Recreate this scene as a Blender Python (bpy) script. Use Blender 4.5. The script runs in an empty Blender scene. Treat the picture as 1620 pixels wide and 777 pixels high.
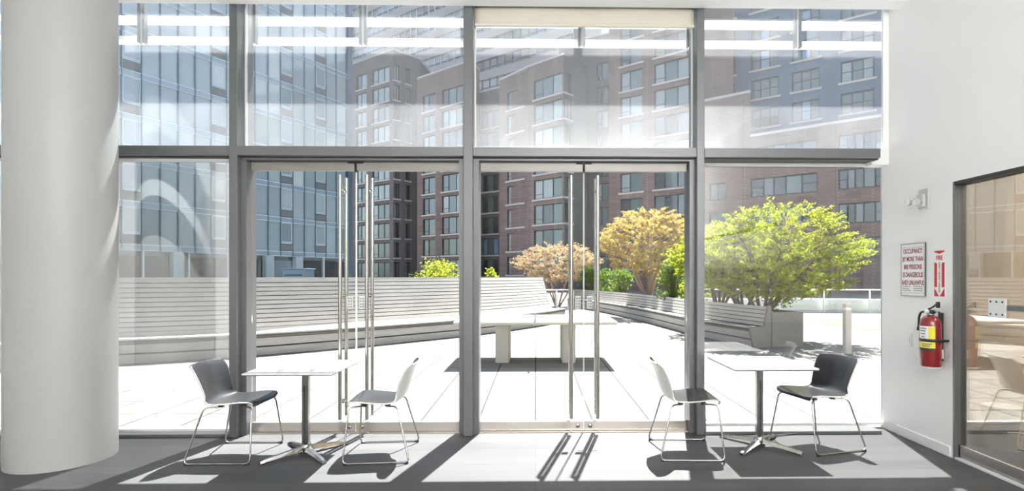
import bpy, math, random
from mathutils import Vector, Matrix, Euler
R = math.radians
SC = bpy.context.scene
COL = SC.collection

SUN_E, SKY_E, UP_FILL, SIDE_FILL, EXPO = 35.0, .33, 195, 300, 0.3
# ------------------------------------------------------------------ camera frame
FPX, CX, CY, EYE = 850.0, 862.0, 438.0, 1.5
YAW = R(1.0)
_c, _s = math.cos(YAW), math.sin(YAW)
def W(px, d):                       # ground position of the thing seen at column px, d metres deep
    a = (px - CX) / FPX * d
    return Vector((a * _c + d * _s, -a * _s + d * _c))
def ZH(py, d):                      # height of a point seen at row py, d metres deep
    return EYE + (CY - py) / FPX * d
def DEP(x, y): return x * _s + y * _c
def cam_px(x, y):
    d = DEP(x, y); return CX + FPX * (x * _c - y * _s) / d

# ------------------------------------------------------------------ materials
def new_mat(name):
    m = bpy.data.materials.new(name); m.use_nodes = True
    nt = m.node_tree; nt.nodes.clear()
    out = nt.nodes.new('ShaderNodeOutputMaterial')
    return m, nt, out
def pbr(name, col, rough=.5, metal=0., spec=.5, noise=0., nscale=8., bump=0., bscale=60., coat=0., stretch=None):
    m, nt, out = new_mat(name)
    b = nt.nodes.new('ShaderNodeBsdfPrincipled')
    b.inputs['Base Color'].default_value = (*col, 1); b.inputs['Roughness'].default_value = rough
    b.inputs['Metallic'].default_value = metal; b.inputs['Specular IOR Level'].default_value = spec
    b.inputs['Coat Weight'].default_value = coat
    tc = nt.nodes.new('ShaderNodeTexCoord'); mp = nt.nodes.new('ShaderNodeMapping')
    nt.links.new(tc.outputs['Object'], mp.inputs[0])
    if stretch: mp.inputs['Scale'].default_value = stretch
    if noise > 0:
        n = nt.nodes.new('ShaderNodeTexNoise'); n.inputs['Scale'].default_value = nscale; n.inputs['Detail'].default_value = 5
        nt.links.new(mp.outputs[0], n.inputs['Vector'])
        mx = nt.nodes.new('ShaderNodeMix'); mx.data_type = 'RGBA'
        mx.inputs['A'].default_value = (*[c * (1 - noise) for c in col], 1)
        mx.inputs['B'].default_value = (*[min(1, c * (1 + noise)) for c in col], 1)
        nt.links.new(n.outputs['Fac'], mx.inputs['Factor']); nt.links.new(mx.outputs['Result'], b.inputs['Base Color'])
    if bump > 0:
        n2 = nt.nodes.new('ShaderNodeTexNoise'); n2.inputs['Scale'].default_value = bscale
        nt.links.new(mp.outputs[0], n2.inputs['Vector'])
        bp = nt.nodes.new('ShaderNodeBump'); bp.inputs['Strength'].default_value = bump; bp.inputs['Distance'].default_value = .02
        nt.links.new(n2.outputs['Fac'], bp.inputs['Height']); nt.links.new(bp.outputs[0], b.inputs['Normal'])
    nt.links.new(b.outputs[0], out.inputs[0])
    return m
def brickwork(name, c1, c2, mortar, bw, bh, msize, rough=.85, offset=.5, bump=.3, plane='XY', variation=0., vscale=.3, spec=.3, noise_in=0.):
    """bricks, pavers or planks; plane names the two object axes the courses lie in"""
    m, nt, out = new_mat(name)
    b = nt.nodes.new('ShaderNodeBsdfPrincipled'); b.inputs['Roughness'].default_value = rough
    b.inputs['Specular IOR Level'].default_value = spec
    tc = nt.nodes.new('ShaderNodeTexCoord'); sp = nt.nodes.new('ShaderNodeSeparateXYZ'); cb = nt.nodes.new('ShaderNodeCombineXYZ')
    nt.links.new(tc.outputs['Object'], sp.inputs[0])
    if plane == 'HZ':               # any upright wall: run along x + y
        ad = nt.nodes.new('ShaderNodeMath'); ad.operation = 'ADD'
        nt.links.new(sp.outputs[0], ad.inputs[0]); nt.links.new(sp.outputs[1], ad.inputs[1])
        nt.links.new(ad.outputs[0], cb.inputs[0])
    else:
        nt.links.new(sp.outputs['XYZ'.index(plane[0])], cb.inputs[0])
    nt.links.new(sp.outputs['XYZ'.index(plane[1])], cb.inputs[1])
    br = nt.nodes.new('ShaderNodeTexBrick'); br.offset = offset
    br.inputs['Scale'].default_value = 1; br.inputs['Brick Width'].default_value = bw; br.inputs['Row Height'].default_value = bh
    br.inputs['Mortar Size'].default_value = msize; br.inputs['Mortar Smooth'].default_value = .1
    br.inputs['Color1'].default_value = (*c1, 1); br.inputs['Color2'].default_value = (*c2, 1); br.inputs['Mortar'].default_value = (*mortar, 1)
    nt.links.new(cb.outputs[0], br.inputs['Vector'])
    col = br.outputs['Color']
    if variation > 0:
        n = nt.nodes.new('ShaderNodeTexNoise'); n.inputs['Scale'].default_value = vscale; n.inputs['Detail'].default_value = 6
        if noise_in:
            mpn = nt.nodes.new('ShaderNodeMapping'); mpn.inputs['Scale'].default_value = (noise_in, 1, 1)
            nt.links.new(tc.outputs['Object'], mpn.inputs[0]); nt.links.new(mpn.outputs[0], n.inputs['Vector'])
        else:
            nt.links.new(tc.outputs['Object'], n.inputs['Vector'])
        mr = nt.nodes.new('ShaderNodeMapRange'); mr.inputs['To Min'].default_value = 1 - variation; mr.inputs['To Max'].default_value = 1 + variation
        nt.links.new(n.outputs['Fac'], mr.inputs['Value'])
        vm = nt.nodes.new('ShaderNodeVectorMath'); vm.operation = 'SCALE'
        nt.links.new(col, vm.inputs[0]); nt.links.new(mr.outputs[0], vm.inputs['Scale']); col = vm.outputs[0]
    nt.links.new(col, b.inputs['Base Color'])
    if bump > 0:
        bp = nt.nodes.new('ShaderNodeBump'); bp.inputs['Strength'].default_value = bump; bp.inputs['Distance'].default_value = .01; bp.invert = True
        nt.links.new(br.outputs['Fac'], bp.inputs['Height']); nt.links.new(bp.outputs[0], b.inputs['Normal'])
    nt.links.new(b.outputs[0], out.inputs[0])
    return m
def clear_glass(name, tint=(.93, .96, .95), refl=.1, rough=0., power=1., haze=0.):
    """thin architectural pane: lets light straight through, mirrors a fixed share plus fresnel"""
    m, nt, out = new_mat(name)
    t = nt.nodes.new('ShaderNodeBsdfTransparent'); t.inputs[0].default_value = (*tint, 1)
    g = nt.nodes.new('ShaderNodeBsdfGlossy'); g.inputs['Roughness'].default_value = rough; g.inputs['Color'].default_value = (1, 1, 1, 1)
    lw = nt.nodes.new('ShaderNodeLayerWeight'); lw.inputs['Blend'].default_value = .25
    mr = nt.nodes.new('ShaderNodeMapRange'); mr.inputs['To Min'].default_value = refl; mr.inputs['To Max'].default_value = min(1, refl + .5 * power)
    nt.links.new(lw.outputs['Fresnel'], mr.inputs['Value'])
    mx = nt.nodes.new('ShaderNodeMixShader')
    nt.links.new(mr.outputs[0], mx.inputs[0]); nt.links.new(t.outputs[0], mx.inputs[1]); nt.links.new(g.outputs[0], mx.inputs[2])
    last = mx
    if haze:                        # fine dust on the pane
        hz = nt.nodes.new('ShaderNodeBsdfTranslucent'); hz.inputs[0].default_value = (.85, .87, .9, 1)
        m2 = nt.nodes.new('ShaderNodeMixShader'); m2.inputs[0].default_value = haze
        tc = nt.nodes.new('ShaderNodeTexCoord'); mp = nt.nodes.new('ShaderNodeMapping'); mp.inputs['Scale'].default_value = (1.6, 1, .7)
        nz = nt.nodes.new('ShaderNodeTexNoise'); nz.inputs['Scale'].default_value = 2.0; nz.inputs['Detail'].default_value = 3
        h2 = nt.nodes.new('ShaderNodeMapRange'); h2.inputs['From Min'].default_value = .3; h2.inputs['From Max'].default_value = .7
        h2.inputs['To Min'].default_value = haze * .7; h2.inputs['To Max'].default_value = haze * 1.3
        nt.links.new(tc.outputs['Object'], mp.inputs[0]); nt.links.new(mp.outputs[0], nz.inputs['Vector']); nt.links.new(nz.outputs['Fac'], h2.inputs['Value']); nt.links.new(h2.outputs[0], m2.inputs[0])
        nt.links.new(mx.outputs[0], m2.inputs[1]); nt.links.new(hz.outputs[0], m2.inputs[2]); last = m2
    nt.links.new(last.outputs[0], out.inputs[0])
    return m
def leaf_mat(name, col, trans=.45):
    m, nt, out = new_mat(name)
    oi = nt.nodes.new('ShaderNodeTexCoord'); n = nt.nodes.new('ShaderNodeTexNoise'); n.inputs['Scale'].default_value = 5
    nt.links.new(oi.outputs['Object'], n.inputs['Vector'])
    mx0 = nt.nodes.new('ShaderNodeMix'); mx0.data_type = 'RGBA'
    mx0.inputs['A'].default_value = (*[c * .75 for c in col], 1); mx0.inputs['B'].default_value = (*[min(1, c * 1.2) for c in col], 1)
    nt.links.new(n.outputs['Fac'], mx0.inputs['Factor'])
    d = nt.nodes.new('ShaderNodeBsdfDiffuse'); t = nt.nodes.new('ShaderNodeBsdfTranslucent')
    nt.links.new(mx0.outputs['Result'], d.inputs[0]); nt.links.new(mx0.outputs['Result'], t.inputs[0])
    mx = nt.nodes.new('ShaderNodeMixShader'); mx.inputs[0].default_value = trans
    nt.links.new(d.outputs[0], mx.inputs[1]); nt.links.new(t.outputs[0], mx.inputs[2]); nt.links.new(mx.outputs[0], out.inputs[0])
    return m

M = {}
M['white'] = pbr('white_paint', (.84, .84, .83), .6, noise=.01)
M['ceiling'] = pbr('ceiling_paint', (.90, .90, .89), .7)
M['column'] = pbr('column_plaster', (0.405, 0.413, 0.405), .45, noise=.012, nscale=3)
M['floor'] = brickwork('grey_plank_floor', (.061, .063, .066), (.076, .078, .081), (.04, .042, .044), 2.2, .18, .0025, rough=.5, bump=.1, plane='XY', variation=.22, vscale=5, spec=.25, noise_in=.18)
M['pavers'] = brickwork('concrete_pavers', (.150, .147, .140), (.172, .168, .16), (.022, .022, .02), .6, .6, .012, rough=.9, offset=0, bump=.3, plane='XY', variation=.10, vscale=1.5)
M['alu'] = pbr('grey_aluminium', (.165, .17, .178), .42, .6, noise=.04, nscale=3)
M['alu_light'] = pbr('pale_aluminium', (0.800, 0.800, 0.790), .5, 0.)
M['steel'] = pbr('brushed_stainless', (.60, .56, .52), .3, .95, noise=.05, nscale=4, stretch=(1, 1, 14))
M['steel_top'] = pbr('satin_steel_rail', (.26, .245, .23), .45, .5, noise=.05, nscale=4)
M['chrome'] = pbr('polished_chrome', (0.400, 0.395, 0.385), .12, 1.)
M['chrome_bar'] = pbr('dull_steel_bar', (.40, .385, .36), .25, 1.)
M['chrome_dark'] = pbr('satin_chrome', (0.360, 0.360, 0.360), .22, 1.)
M['gasket'] = pbr('black_gasket', (.025, .025, .025), .6)
M['fin'], _nt, _o = new_mat('opal_white_blade')
_d = _nt.nodes.new('ShaderNodeBsdfDiffuse'); _d.inputs[0].default_value = (.88, .88, .86, 1); _t = _nt.nodes.new('ShaderNodeBsdfTranslucent'); _t.inputs[0].default_value = (.9, .9, .87, 1)
_x = _nt.nodes.new('ShaderNodeMixShader'); _x.inputs[0].default_value = .3
_nt.links.new(_d.outputs[0], _x.inputs[1]); _nt.links.new(_t.outputs[0], _x.inputs[2]); _nt.links.new(_x.outputs[0], _o.inputs[0])
M['shade'] = pbr('cream_shade_fabric', (.60, .57, .49), .9)
M['glass'] = clear_glass('clear_glass', (.95, .965, .965), .07)
M['glass_low'] = clear_glass('side_bay_glass', (.95, .965, .965), .27)
M['glass_right'] = clear_glass('right_bay_glass', (.95, .965, .965), .065)
M['glass_door'] = clear_glass('door_glass', (.95, .965, .965), .0, power=.5)
M['glass_upper'] = clear_glass('upper_coated_glass', (.90, .935, .96), .075, haze=.048)
M['bronze'] = clear_glass('bronze_glass', (.70, .67, .62), .17)
M['glass_edge'] = pbr('glass_edge', (.75, .82, .80), .1)
M['shell_in'] = pbr('dark_shell_plastic', (.024, .025, .028), .26, spec=.42)
M['shell_out'] = pbr('pale_shell_plastic', (.62, .62, .60), .35)
M['top'] = pbr('white_laminate', (.82, .82, .82), .3)
M['edge'] = pbr('dark_laminate_edge', (.07, .07, .075), .4)
M['red'] = pbr('extinguisher_red', (0.210, 0.008, 0.012), .22, coat=.5)
M['signred'] = pbr('sign_red', (.50, .02, .03), .45)
M['signwhite'] = pbr('sign_white', (.82, .82, .81), .4)
M['signframe'] = pbr('sign_frame', (.36, .36, .36), .4)
M['ink'] = pbr('dark_red_ink', (.26, .05, .06), .6)
M['greyink'] = pbr('grey_ink', (.20, .20, .20), .6)
M['black'] = pbr('black_plastic', (.015, .015, .015), .4)
M['rubber'] = pbr('black_rubber', (.02, .02, .02), .7)
M['yellow'] = pbr('label_yellow', (.75, .68, .06), .5)
M['lamp'] = pbr('lamp_lens', (.75, .75, .74), .1, spec=.8)
M['fixture'] = pbr('grey_white_plastic', (.55, .55, .54), .4)
M['wood'] = pbr('weathered_timber', (.38, .362, .335), .8, noise=.18, nscale=3, stretch=(1, 1, 6), bump=.2, bscale=30)
M['gap_shade'] = pbr('shadow_gap_backing', (.13, .12, .11), .9)  # dark colour stands for the shade behind the slat gaps
M['concrete'] = pbr('cast_concrete', (.44, .42, .385), .85, noise=.08, nscale=6, bump=.15)
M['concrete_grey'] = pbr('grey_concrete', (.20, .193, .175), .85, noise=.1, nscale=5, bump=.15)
M['netmetal'] = pbr('galvanised_steel', (.35, .35, .36), .4, .8)
M['bark'] = pbr('brown_bark', (.12, .09, .06), .9, noise=.3, nscale=20)
M['bark_pale'] = pbr('pale_bark', (.30, .21, .14), .9, noise=.3, nscale=20)
M['leaf_green'] = leaf_mat('spring_green_leaves', (.255, .29, .035), .5)
M['leaf_yellow'] = leaf_mat('golden_bud_leaves', (.38, .295, .105), .4)
M['leaf_tan'] = leaf_mat('tan_bud_leaves', (.34, .26, .155), .4)
M['leaf_dark'] = leaf_mat('shrub_green_leaves', (.12, .185, .035), .45)
M['soil'] = pbr('planting_soil', (.12, .09, .06), .95, noise=.4, nscale=15)
M['lawn'] = pbr('lawn_grass', (0.105, 0.130, 0.045), .95, noise=.2, nscale=20)
M['brick'] = brickwork('red_brick', (0.173, 0.102, 0.092), (0.236, 0.144, 0.129), (0.253, 0.213, 0.202), .44, .15, .016, bump=.2, plane='HZ', variation=.25, vscale=.35)
M['brick_grey'] = brickwork('grey_brown_brick', (0.156, 0.125, 0.121), (0.190, 0.152, 0.148), (0.207, 0.184, 0.179), .44, .15, .016, bump=.2, plane='HZ', variation=.18, vscale=.3)
M['brick_dark'] = brickwork('shaded_brick_and_vent_back', (0.109, 0.102, 0.106), (0.138, 0.127, 0.132), (0.138, 0.132, 0.138), .44, .15, .016, bump=.2, plane='HZ', variation=.2, vscale=.3)  # recess shade put into a darker brick colour; also backs the vents
M['slate'] = brickwork('slate_blue_cladding', (.135, .185, .26), (.155, .205, .285), (.12, .17, .23), .44, .15, .014, bump=.1, plane='HZ', variation=.12, vscale=.3)
M['stone'] = pbr('pale_stone_sill', (0.575, 0.500, 0.475), .8)
M['bandgrey'] = pbr('grey_spandrel', (0.400, 0.375, 0.362), .7, noise=.06)
M['winframe'] = pbr('dark_window_frame', (.035, .038, .04), .4, .3)
M['winframe_white'] = pbr('white_window_frame', (.7, .7, .7), .5)
def pane(name, col, rough=.06, spec=.9, coat=1.):
    return pbr(name, col, rough, 0, spec, coat=coat, noise=.12, nscale=.6)
M['p_dark'] = pane('dark_window_pane', (0.035, 0.043, 0.047))
M['p_mid'] = pane('grey_green_window_pane', (0.115, 0.150, 0.150))
M['p_blind'] = pane('pane_over_white_blind', (0.300, 0.340, 0.340))
M['p_blue'] = pane('sky_blue_window_pane', (0.220, 0.320, 0.450))
M['c_light'] = pane('pale_blue_curtain_glass', (0.270, 0.345, 0.385), .05)
M['c_mid'] = pane('blue_grey_curtain_glass', (0.215, 0.285, 0.325), .05)
M['c_dark'] = pane('deep_blue_curtain_glass', (0.150, 0.205, 0.240), .05)
M['c_white'] = pane('curtain_glass_over_white_drape', (0.400, 0.470, 0.500), .05)
M['c_open'] = pane('open_dark_room_behind_glass', (.03, .035, .04), .1)
M['c_mullion'] = pbr('blue_grey_mullion', (0.100, 0.160, 0.220), .4, .4)
M['c_spandrel'] = pbr('blue_spandrel_glass', (0.200, 0.280, 0.350), .12, spec=.9, coat=1)
M['c_rail'] = pbr('pale_blue_rail', (0.520, 0.620, 0.680), .35, .3)
M['c_vent'] = pbr('grey_louvre', (0.136, 0.152, 0.176), .6)
M['tan'] = pbr('tan_wall', (.50, .44, .37), .8)

# ------------------------------------------------------------------ mesh builder
class MB:
    def __init__(s): s.v = []; s.f = []; s.m = []; s.mats = []; s.sm = []
    def mi(s, m):
        if m not in s.mats: s.mats.append(m)
        return s.mats.index(m)
    def face(s, pts, m, smooth=False):
        i = len(s.v); s.v += [tuple(p) for p in pts]; s.f.append(tuple(range(i, i + len(pts)))); s.m.append(s.mi(m)); s.sm.append(smooth)
    def mesh(s, vs, fs, m, smooth=False):
        i = len(s.v); s.v += [tuple(p) for p in vs]; k = s.mi(m)
        for f in fs: s.f.append(tuple(i + a for a in f)); s.m.append(k); s.sm.append(smooth)
    def box(s, a, b, m, rz=0, org=None, bev=0.):
        x0, y0, z0 = [min(p, q) for p, q in zip(a, b)]; x1, y1, z1 = [max(p, q) for p, q in zip(a, b)]
        if bev > 0:
            e = min(bev, (x1 - x0) * .45, (y1 - y0) * .45, (z1 - z0) * .45); vs = []
            P = []
            for sx in (0, 1):
                for sy in (0, 1):
                    for sz in (0, 1):
                        X, Y, Z = (x1 if sx else x0), (y1 if sy else y0), (z1 if sz else z0)
                        dx, dy, dz = (-e if sx else e), (-e if sy else e), (-e if sz else e)
                        P.append([(X, Y + dy, Z + dz), (X + dx, Y, Z + dz), (X + dx, Y + dy, Z)])
            vs = [p for t in P for p in t]
            I = lambda sx, sy, sz, k: (sx * 4 + sy * 2 + sz) * 3 + k
            fs = []
            for t in (0, 1):
                q = [I(t, 0, 0, 0), I(t, 1, 0, 0), I(t, 1, 1, 0), I(t, 0, 1, 0)]; fs.append(q if t else q[::-1])
                q = [I(0, t, 0, 1), I(0, t, 1, 1), I(1, t, 1, 1), I(1, t, 0, 1)]; fs.append(q if t else q[::-1])
                q = [I(0, 0, t, 2), I(1, 0, t, 2), I(1, 1, t, 2), I(0, 1, t, 2)]; fs.append(q if t else q[::-1])
            for p in (0, 1):
                for q in (0, 1):
                    fs.append([I(0, p, q, 1), I(1, p, q, 1), I(1, p, q, 2), I(0, p, q, 2)])
                    fs.append([I(p, 0, q, 0), I(p, 1, q, 0), I(p, 1, q, 2), I(p, 0, q, 2)])
                    fs.append([I(p, q, 0, 0), I(p, q, 1, 0), I(p, q, 1, 1), I(p, q, 0, 1)])
            for sx in (0, 1):
                for sy in (0, 1):
                    for sz in (0, 1): fs.append([I(sx, sy, sz, 0), I(sx, sy, sz, 1), I(sx, sy, sz, 2)])
            c = Vector(((x0 + x1) / 2, (y0 + y1) / 2, (z0 + z1) / 2)); V = [Vector(p) for p in vs]; out = []
            for f in fs:
                n = (V[f[1]] - V[f[0]]).cross(V[f[2]] - V[f[0]]); ce = sum((V[i] for i in f), Vector()) / len(f)
                out.append(f if n.dot(ce - c) > 0 else f[::-1])
            fs = out
        else:
            vs = [(x0, y0, z0), (x1, y0, z0), (x1, y1, z0), (x0, y1, z0), (x0, y0, z1), (x1, y0, z1), (x1, y1, z1), (x0, y1, z1)]
            fs = [(3, 2, 1, 0), (4, 5, 6, 7), (0, 1, 5, 4), (1, 2, 6, 5), (2, 3, 7, 6), (3, 0, 4, 7)]
        if rz:
            o = Vector(org if org else ((x0 + x1) / 2, (y0 + y1) / 2, 0)); mt = Matrix.Rotation(rz, 3, 'Z')
            vs = [tuple(mt @ (Vector(p) - o) + o) for p in vs]
        s.mesh(vs, fs, m)
    def tube(s, pts, r, m, n=10, closed=False, caps=True):
        pts = [Vector(p) for p in pts]; L = len(pts)
        rs = r if isinstance(r, (list, tuple)) else [r] * L
        tg = []
        for i in range(L):
            a = pts[(i - 1) % L] if (i or closed) else pts[0]; b = pts[(i + 1) % L] if (i < L - 1 or closed) else pts[-1]
            t = (b - a); tg.append(t.normalized() if t.length > 1e-9 else Vector((0, 0, 1)))
        nn = tg[0].orthogonal().normalized(); vs = []
        for i in range(L):
            nn = (nn - tg[i] * nn.dot(tg[i])); nn = nn.normalized() if nn.length > 1e-6 else tg[i].orthogonal().normalized()
            bb = tg[i].cross(nn)
            for k in range(n):
                a = 2 * math.pi * k / n; vs.append(pts[i] + (nn * math.cos(a) + bb * math.sin(a)) * rs[i])
        fs = []
        for i in range(L if closed else L - 1):
            j = (i + 1) % L
            for k in range(n): fs.append((i * n + k, i * n + (k + 1) % n, j * n + (k + 1) % n, j * n + k))
        s.mesh(vs, fs, m, True)
        if caps and not closed:
            s.face(vs[:n][::-1], m); s.face(vs[-n:], m)
    def lathe(s, prof, m, c=(0, 0, 0), n=32, axis='Z', smooth=True):
        vs = []; fs = []; L = len(prof)
        for r, z in prof:
            for k in range(n):
                a = 2 * math.pi * k / n; p = (r * math.cos(a), r * math.sin(a), z)
                if axis == 'X': p = (p[2], p[0], p[1])
                if axis == 'Y': p = (p[1], p[2], p[0])
                vs.append((p[0] + c[0], p[1] + c[1], p[2] + c[2]))
        for i in range(L - 1):
            for k in range(n): fs.append((i * n + k, i * n + (k + 1) % n, (i + 1) * n + (k + 1) % n, (i + 1) * n + k))
        s.mesh(vs, fs, m, smooth)
        s.face(vs[:n][::-1], m); s.face(vs[-n:], m)
    def prism(s, poly, z0, z1, m, mtop=None):
        n = len(poly)
        a = sum(poly[i][0] * poly[(i + 1) % n][1] - poly[(i + 1) % n][0] * poly[i][1] for i in range(n))
        if a < 0: poly = poly[::-1]
        for i in range(n):
            p, q = poly[i], poly[(i + 1) % n]
            s.face([(p[0], p[1], z0), (q[0], q[1], z0), (q[0], q[1], z1), (p[0], p[1], z1)], m)
        s.face([(p[0], p[1], z1) for p in poly], mtop or m); s.face([(p[0], p[1], z0) for p in poly][::-1], m)
    def data(s, name):
        me = bpy.data.meshes.new(name); me.from_pydata(s.v, [], s.f)
        for m in s.mats: me.materials.append(m)
        me.polygons.foreach_set('material_index', s.m); me.polygons.foreach_set('use_smooth', s.sm); me.update()
        return me
    def build(s, name, parent=None, loc=None, rz=0.):
        o = bpy.data.objects.new(name, s.data(name)); COL.objects.link(o)
        if parent: o.parent = parent
        if loc is not None: o.location = loc
        if rz: o.rotation_euler = (0, 0, rz)
        return o

def tag(o, label=None, cat=None, group=None, kind=None):
    if label: o['label'] = label
    if cat: o['category'] = cat
    if group: o['group'] = group
    if kind: o['kind'] = kind
    return o
def empty(name, loc=(0, 0, 0), rz=0., **k):
    o = bpy.data.objects.new(name, None); COL.objects.link(o); o.location = loc; o.rotation_euler = (0, 0, rz)
    o.empty_display_size = .1
    return tag(o, **k)
def dup_tree(o, parent=None):
    c = o.copy(); COL.objects.link(c)
    if parent: c.parent = parent
    for ch in [x for x in COL.objects if x.parent == o]: dup_tree(ch, c)
    return c
def inst(o, parent, loc, rz=0.):
    c = o.copy(); COL.objects.link(c); c.parent = parent; c.location = loc; c.rotation_euler = (0, 0, rz); return c
def fillet(pts, r, n=6):
    pts = [Vector(p) for p in pts]; out = [pts[0]]
    for i in range(1, len(pts) - 1):
        a, b, c = pts[i - 1], pts[i], pts[i + 1]; u = (a - b); v = (c - b)
        rr = min(r, u.length * .45, v.length * .45); p, q = b + u.normalized() * rr, b + v.normalized() * rr
        for k in range(n + 1):
            t = k / n; out.append(p * (1 - t) ** 2 + b * 2 * t * (1 - t) + q * t * t)
    out.append(pts[-1]); return out
def spline(ctrl, n):
    """Catmull-Rom through the control tuples"""
    c = [Vector(p) for p in ctrl]; c = [c[0] * 2 - c[1]] + c + [c[-1] * 2 - c[-2]]; out = []; segs = len(c) - 3
    for k in range(n + 1):
        u = k / n * segs; i = min(int(u), segs - 1); t = u - i; p0, p1, p2, p3 = c[i:i + 4]
        out.append(.5 * ((2 * p1) + (p2 - p0) * t + (2 * p0 - 5 * p1 + 4 * p2 - p3) * t * t + (3 * p1 - p0 - 3 * p2 + p3) * t ** 3))
    return out
def text_mesh(name, body, size, m, parent, mat4, ext=.0006, xs=1., bold=0.):
    cu = bpy.data.curves.new(name, 'FONT'); cu.body = body; cu.size = size; cu.extrude = ext; cu.align_x = 'CENTER'; cu.align_y = 'CENTER'; cu.offset = bold
    t = bpy.data.objects.new(name + '_tmp', cu); COL.objects.link(t)
    dg = bpy.context.evaluated_depsgraph_get(); dg.update()
    me = bpy.data.meshes.new_from_object(t.evaluated_get(dg)); me.name = name
    bpy.data.objects.remove(t)
    me.materials.clear(); me.materials.append(m)
    me.transform(mat4 @ Matrix.Diagonal((xs, 1, 1, 1)))
    o = bpy.data.objects.new(name, me); COL.objects.link(o); o.parent = parent; return o

# ================================================================== THE ROOM
YF, YB, YG = 5.06, 5.33, 5.30       # mullion face, mullion back, glass line
WX = 3.45                           # right wall
CZ = 4.035                          # underside of the ceiling
DH = 2.285                          # head of the side door
def struct(name, mb, label=None, parent=None):
    o = mb.build(name, parent); 
    if not parent: tag(o, label, None, None, 'structure')
    return o
b = MB(); b.box((-8, -7, -.12), (7.2, YB + .02, 0), M['floor']); struct('floor', b, 'dark grey plank floor crossed by bright patches of sun')
b = MB(); b.box((-8, -7, CZ), (7.2, YF - .02, CZ + .45), M['ceiling']); b.box((-8, YF - .02, CZ + .40), (7.2, YB + .1, CZ + .5), M['ceiling'])
struct('ceiling', b, 'white ceiling edge above the tall glazing')
b = MB(); b.box((WX, 4.385, 0), (WX + .14, 5.31, 2.73), M['white']); b.box((WX, 4.385, 2.73), (WX + .14, 5.215, CZ), M['white']); b.box((WX, YF - .02, CZ), (WX + .14, 5.215, CZ + .4), M['white']); b.box((WX, -3.2, DH), (WX + .14, 4.385, CZ), M['white']); b.box((WX, -7, 0), (WX + .14, -3.2, CZ), M['white'])
b.box((3.395, 5.190, 2.73), (WX + .001, 5.215, CZ + .4), M['white']); struct('wall_right', b, 'white side wall with the fire extinguisher and signs')
b = MB(); b.box((-5.7, -7, 0), (-5.6, YB, CZ + .4), M['white']); struct('wall_left', b, 'white wall beyond the round column')
b = MB(); b.box((-8, -7.1, 0), (7.2, -7, CZ), M['white']); struct('wall_back', b, 'white rear wall of the lobby')
b = MB(); b.box((WX + .14, YB - .05, 0), (7.2, YB + .1, CZ), M['tan']); b.box((6.4, -4, 0), (6.5, YB - .05, CZ), M['tan']); b.box((WX + .14, -4.1, 0), (6.5, -4, CZ), M['tan'])
struct('wall_side_room', b, 'tan wall of the side room behind the bronze glass door')
b = MB(); b.box((WX - .015, 4.40, 0), (WX, YB - .27, .09), M['white'], bev=.004); struct('baseboard_right', b, 'white baseboard along the foot of the right wall')
b = MB(); b.lathe([(.36, 0), (.36, 2.0), (.36, CZ)], M['column'], (-3.896, 4.50, 0), 96); struct('column', b, 'large round white column at the left end of the glazing')

# mullions, transoms, curbs
MUL = [(-2.859, -2.783), (-.678, -.589), (1.528, 1.602)]
for (x0, x1), w in zip(MUL, ('beside the round column', 'between the two pairs of glass doors', 'between the doors and the extinguisher wall')):
    b = MB(); b.box((x0, YF, 0), (x1, YB, CZ + .4), M['alu'], bev=.004); b.box((x0 + .02, YB, 0), (x1 - .02, YB + .06, CZ + .4), M['alu'])
    struct('trim_%d' % (MUL.index((x0, x1)) + 1), b, 'full height grey metal mullion ' + w)
BAYS = [(-5.6, -2.859), (-2.783, -.678), (-.589, 1.528), (1.602, WX)]
TZ0, TZ1 = 2.635, 2.724
YG1 = 5.205
for i, (x0, x1) in enumerate(BAYS):
    b = MB(); YB = 5.22 if i == 0 else 5.33
    b.box((x0, YF + .003, TZ0), (x1 if i < 3 else 3.29, YB, TZ1), M['alu'], bev=.004)
    if i == 3: b.box((3.285, YB - .14, TZ0 - .04), (x1, YB, TZ1), M['white'])
    b.box((x0, YF + .05, TZ0 - .008), (x1 if i < 3 else 3.3, YB - .01, TZ0), M['gasket'])
    if i in (0, 3): b.box((x0, YB - .04, TZ0 - .035), (x1, YB - .005, TZ0 - .008), M['alu_light'])
    else:
        b.box((x0, YF + .07, TZ0 - .026), (x1, YB - .02, TZ0 - .008), M['alu'])
        b.box((x0, YF + .07, 0), (x0 + .05, YB - .02, TZ0 - .026), M['alu']); b.box((x1 - .05, YF + .07, 0), (x1, YB - .02, TZ0 - .026), M['alu'])
    struct('trim_%d' % (i + 4), b, 'grey metal transom bar across the ' + ('bay beside the column', 'left pair of glass doors', 'right pair of glass doors', 'bay beside the right wall')[i])
    if i in (0, 3):
        b = MB(); b.box((x0, YF, 0), (x1 if i < 3 else 3.30, YB, .032), M['alu'], bev=.004); b.box((x0, YB - .06, .032), (x1, YB - .01, .055), M['alu_light'])
        struct('trim_%d' % (8 + i), b, 'low grey sill at the foot of the ' + ('bay beside the column' if i == 0 else 'bay beside the right wall'))
    else:
        b = MB(); b.box((x0, YF + .1, 0), (x1, YB, .008), M['steel']); struct('trim_%d' % (8 + i), b, 'flat steel threshold under the ' + ('left' if i == 1 else 'right') + ' pair of doors')

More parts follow.
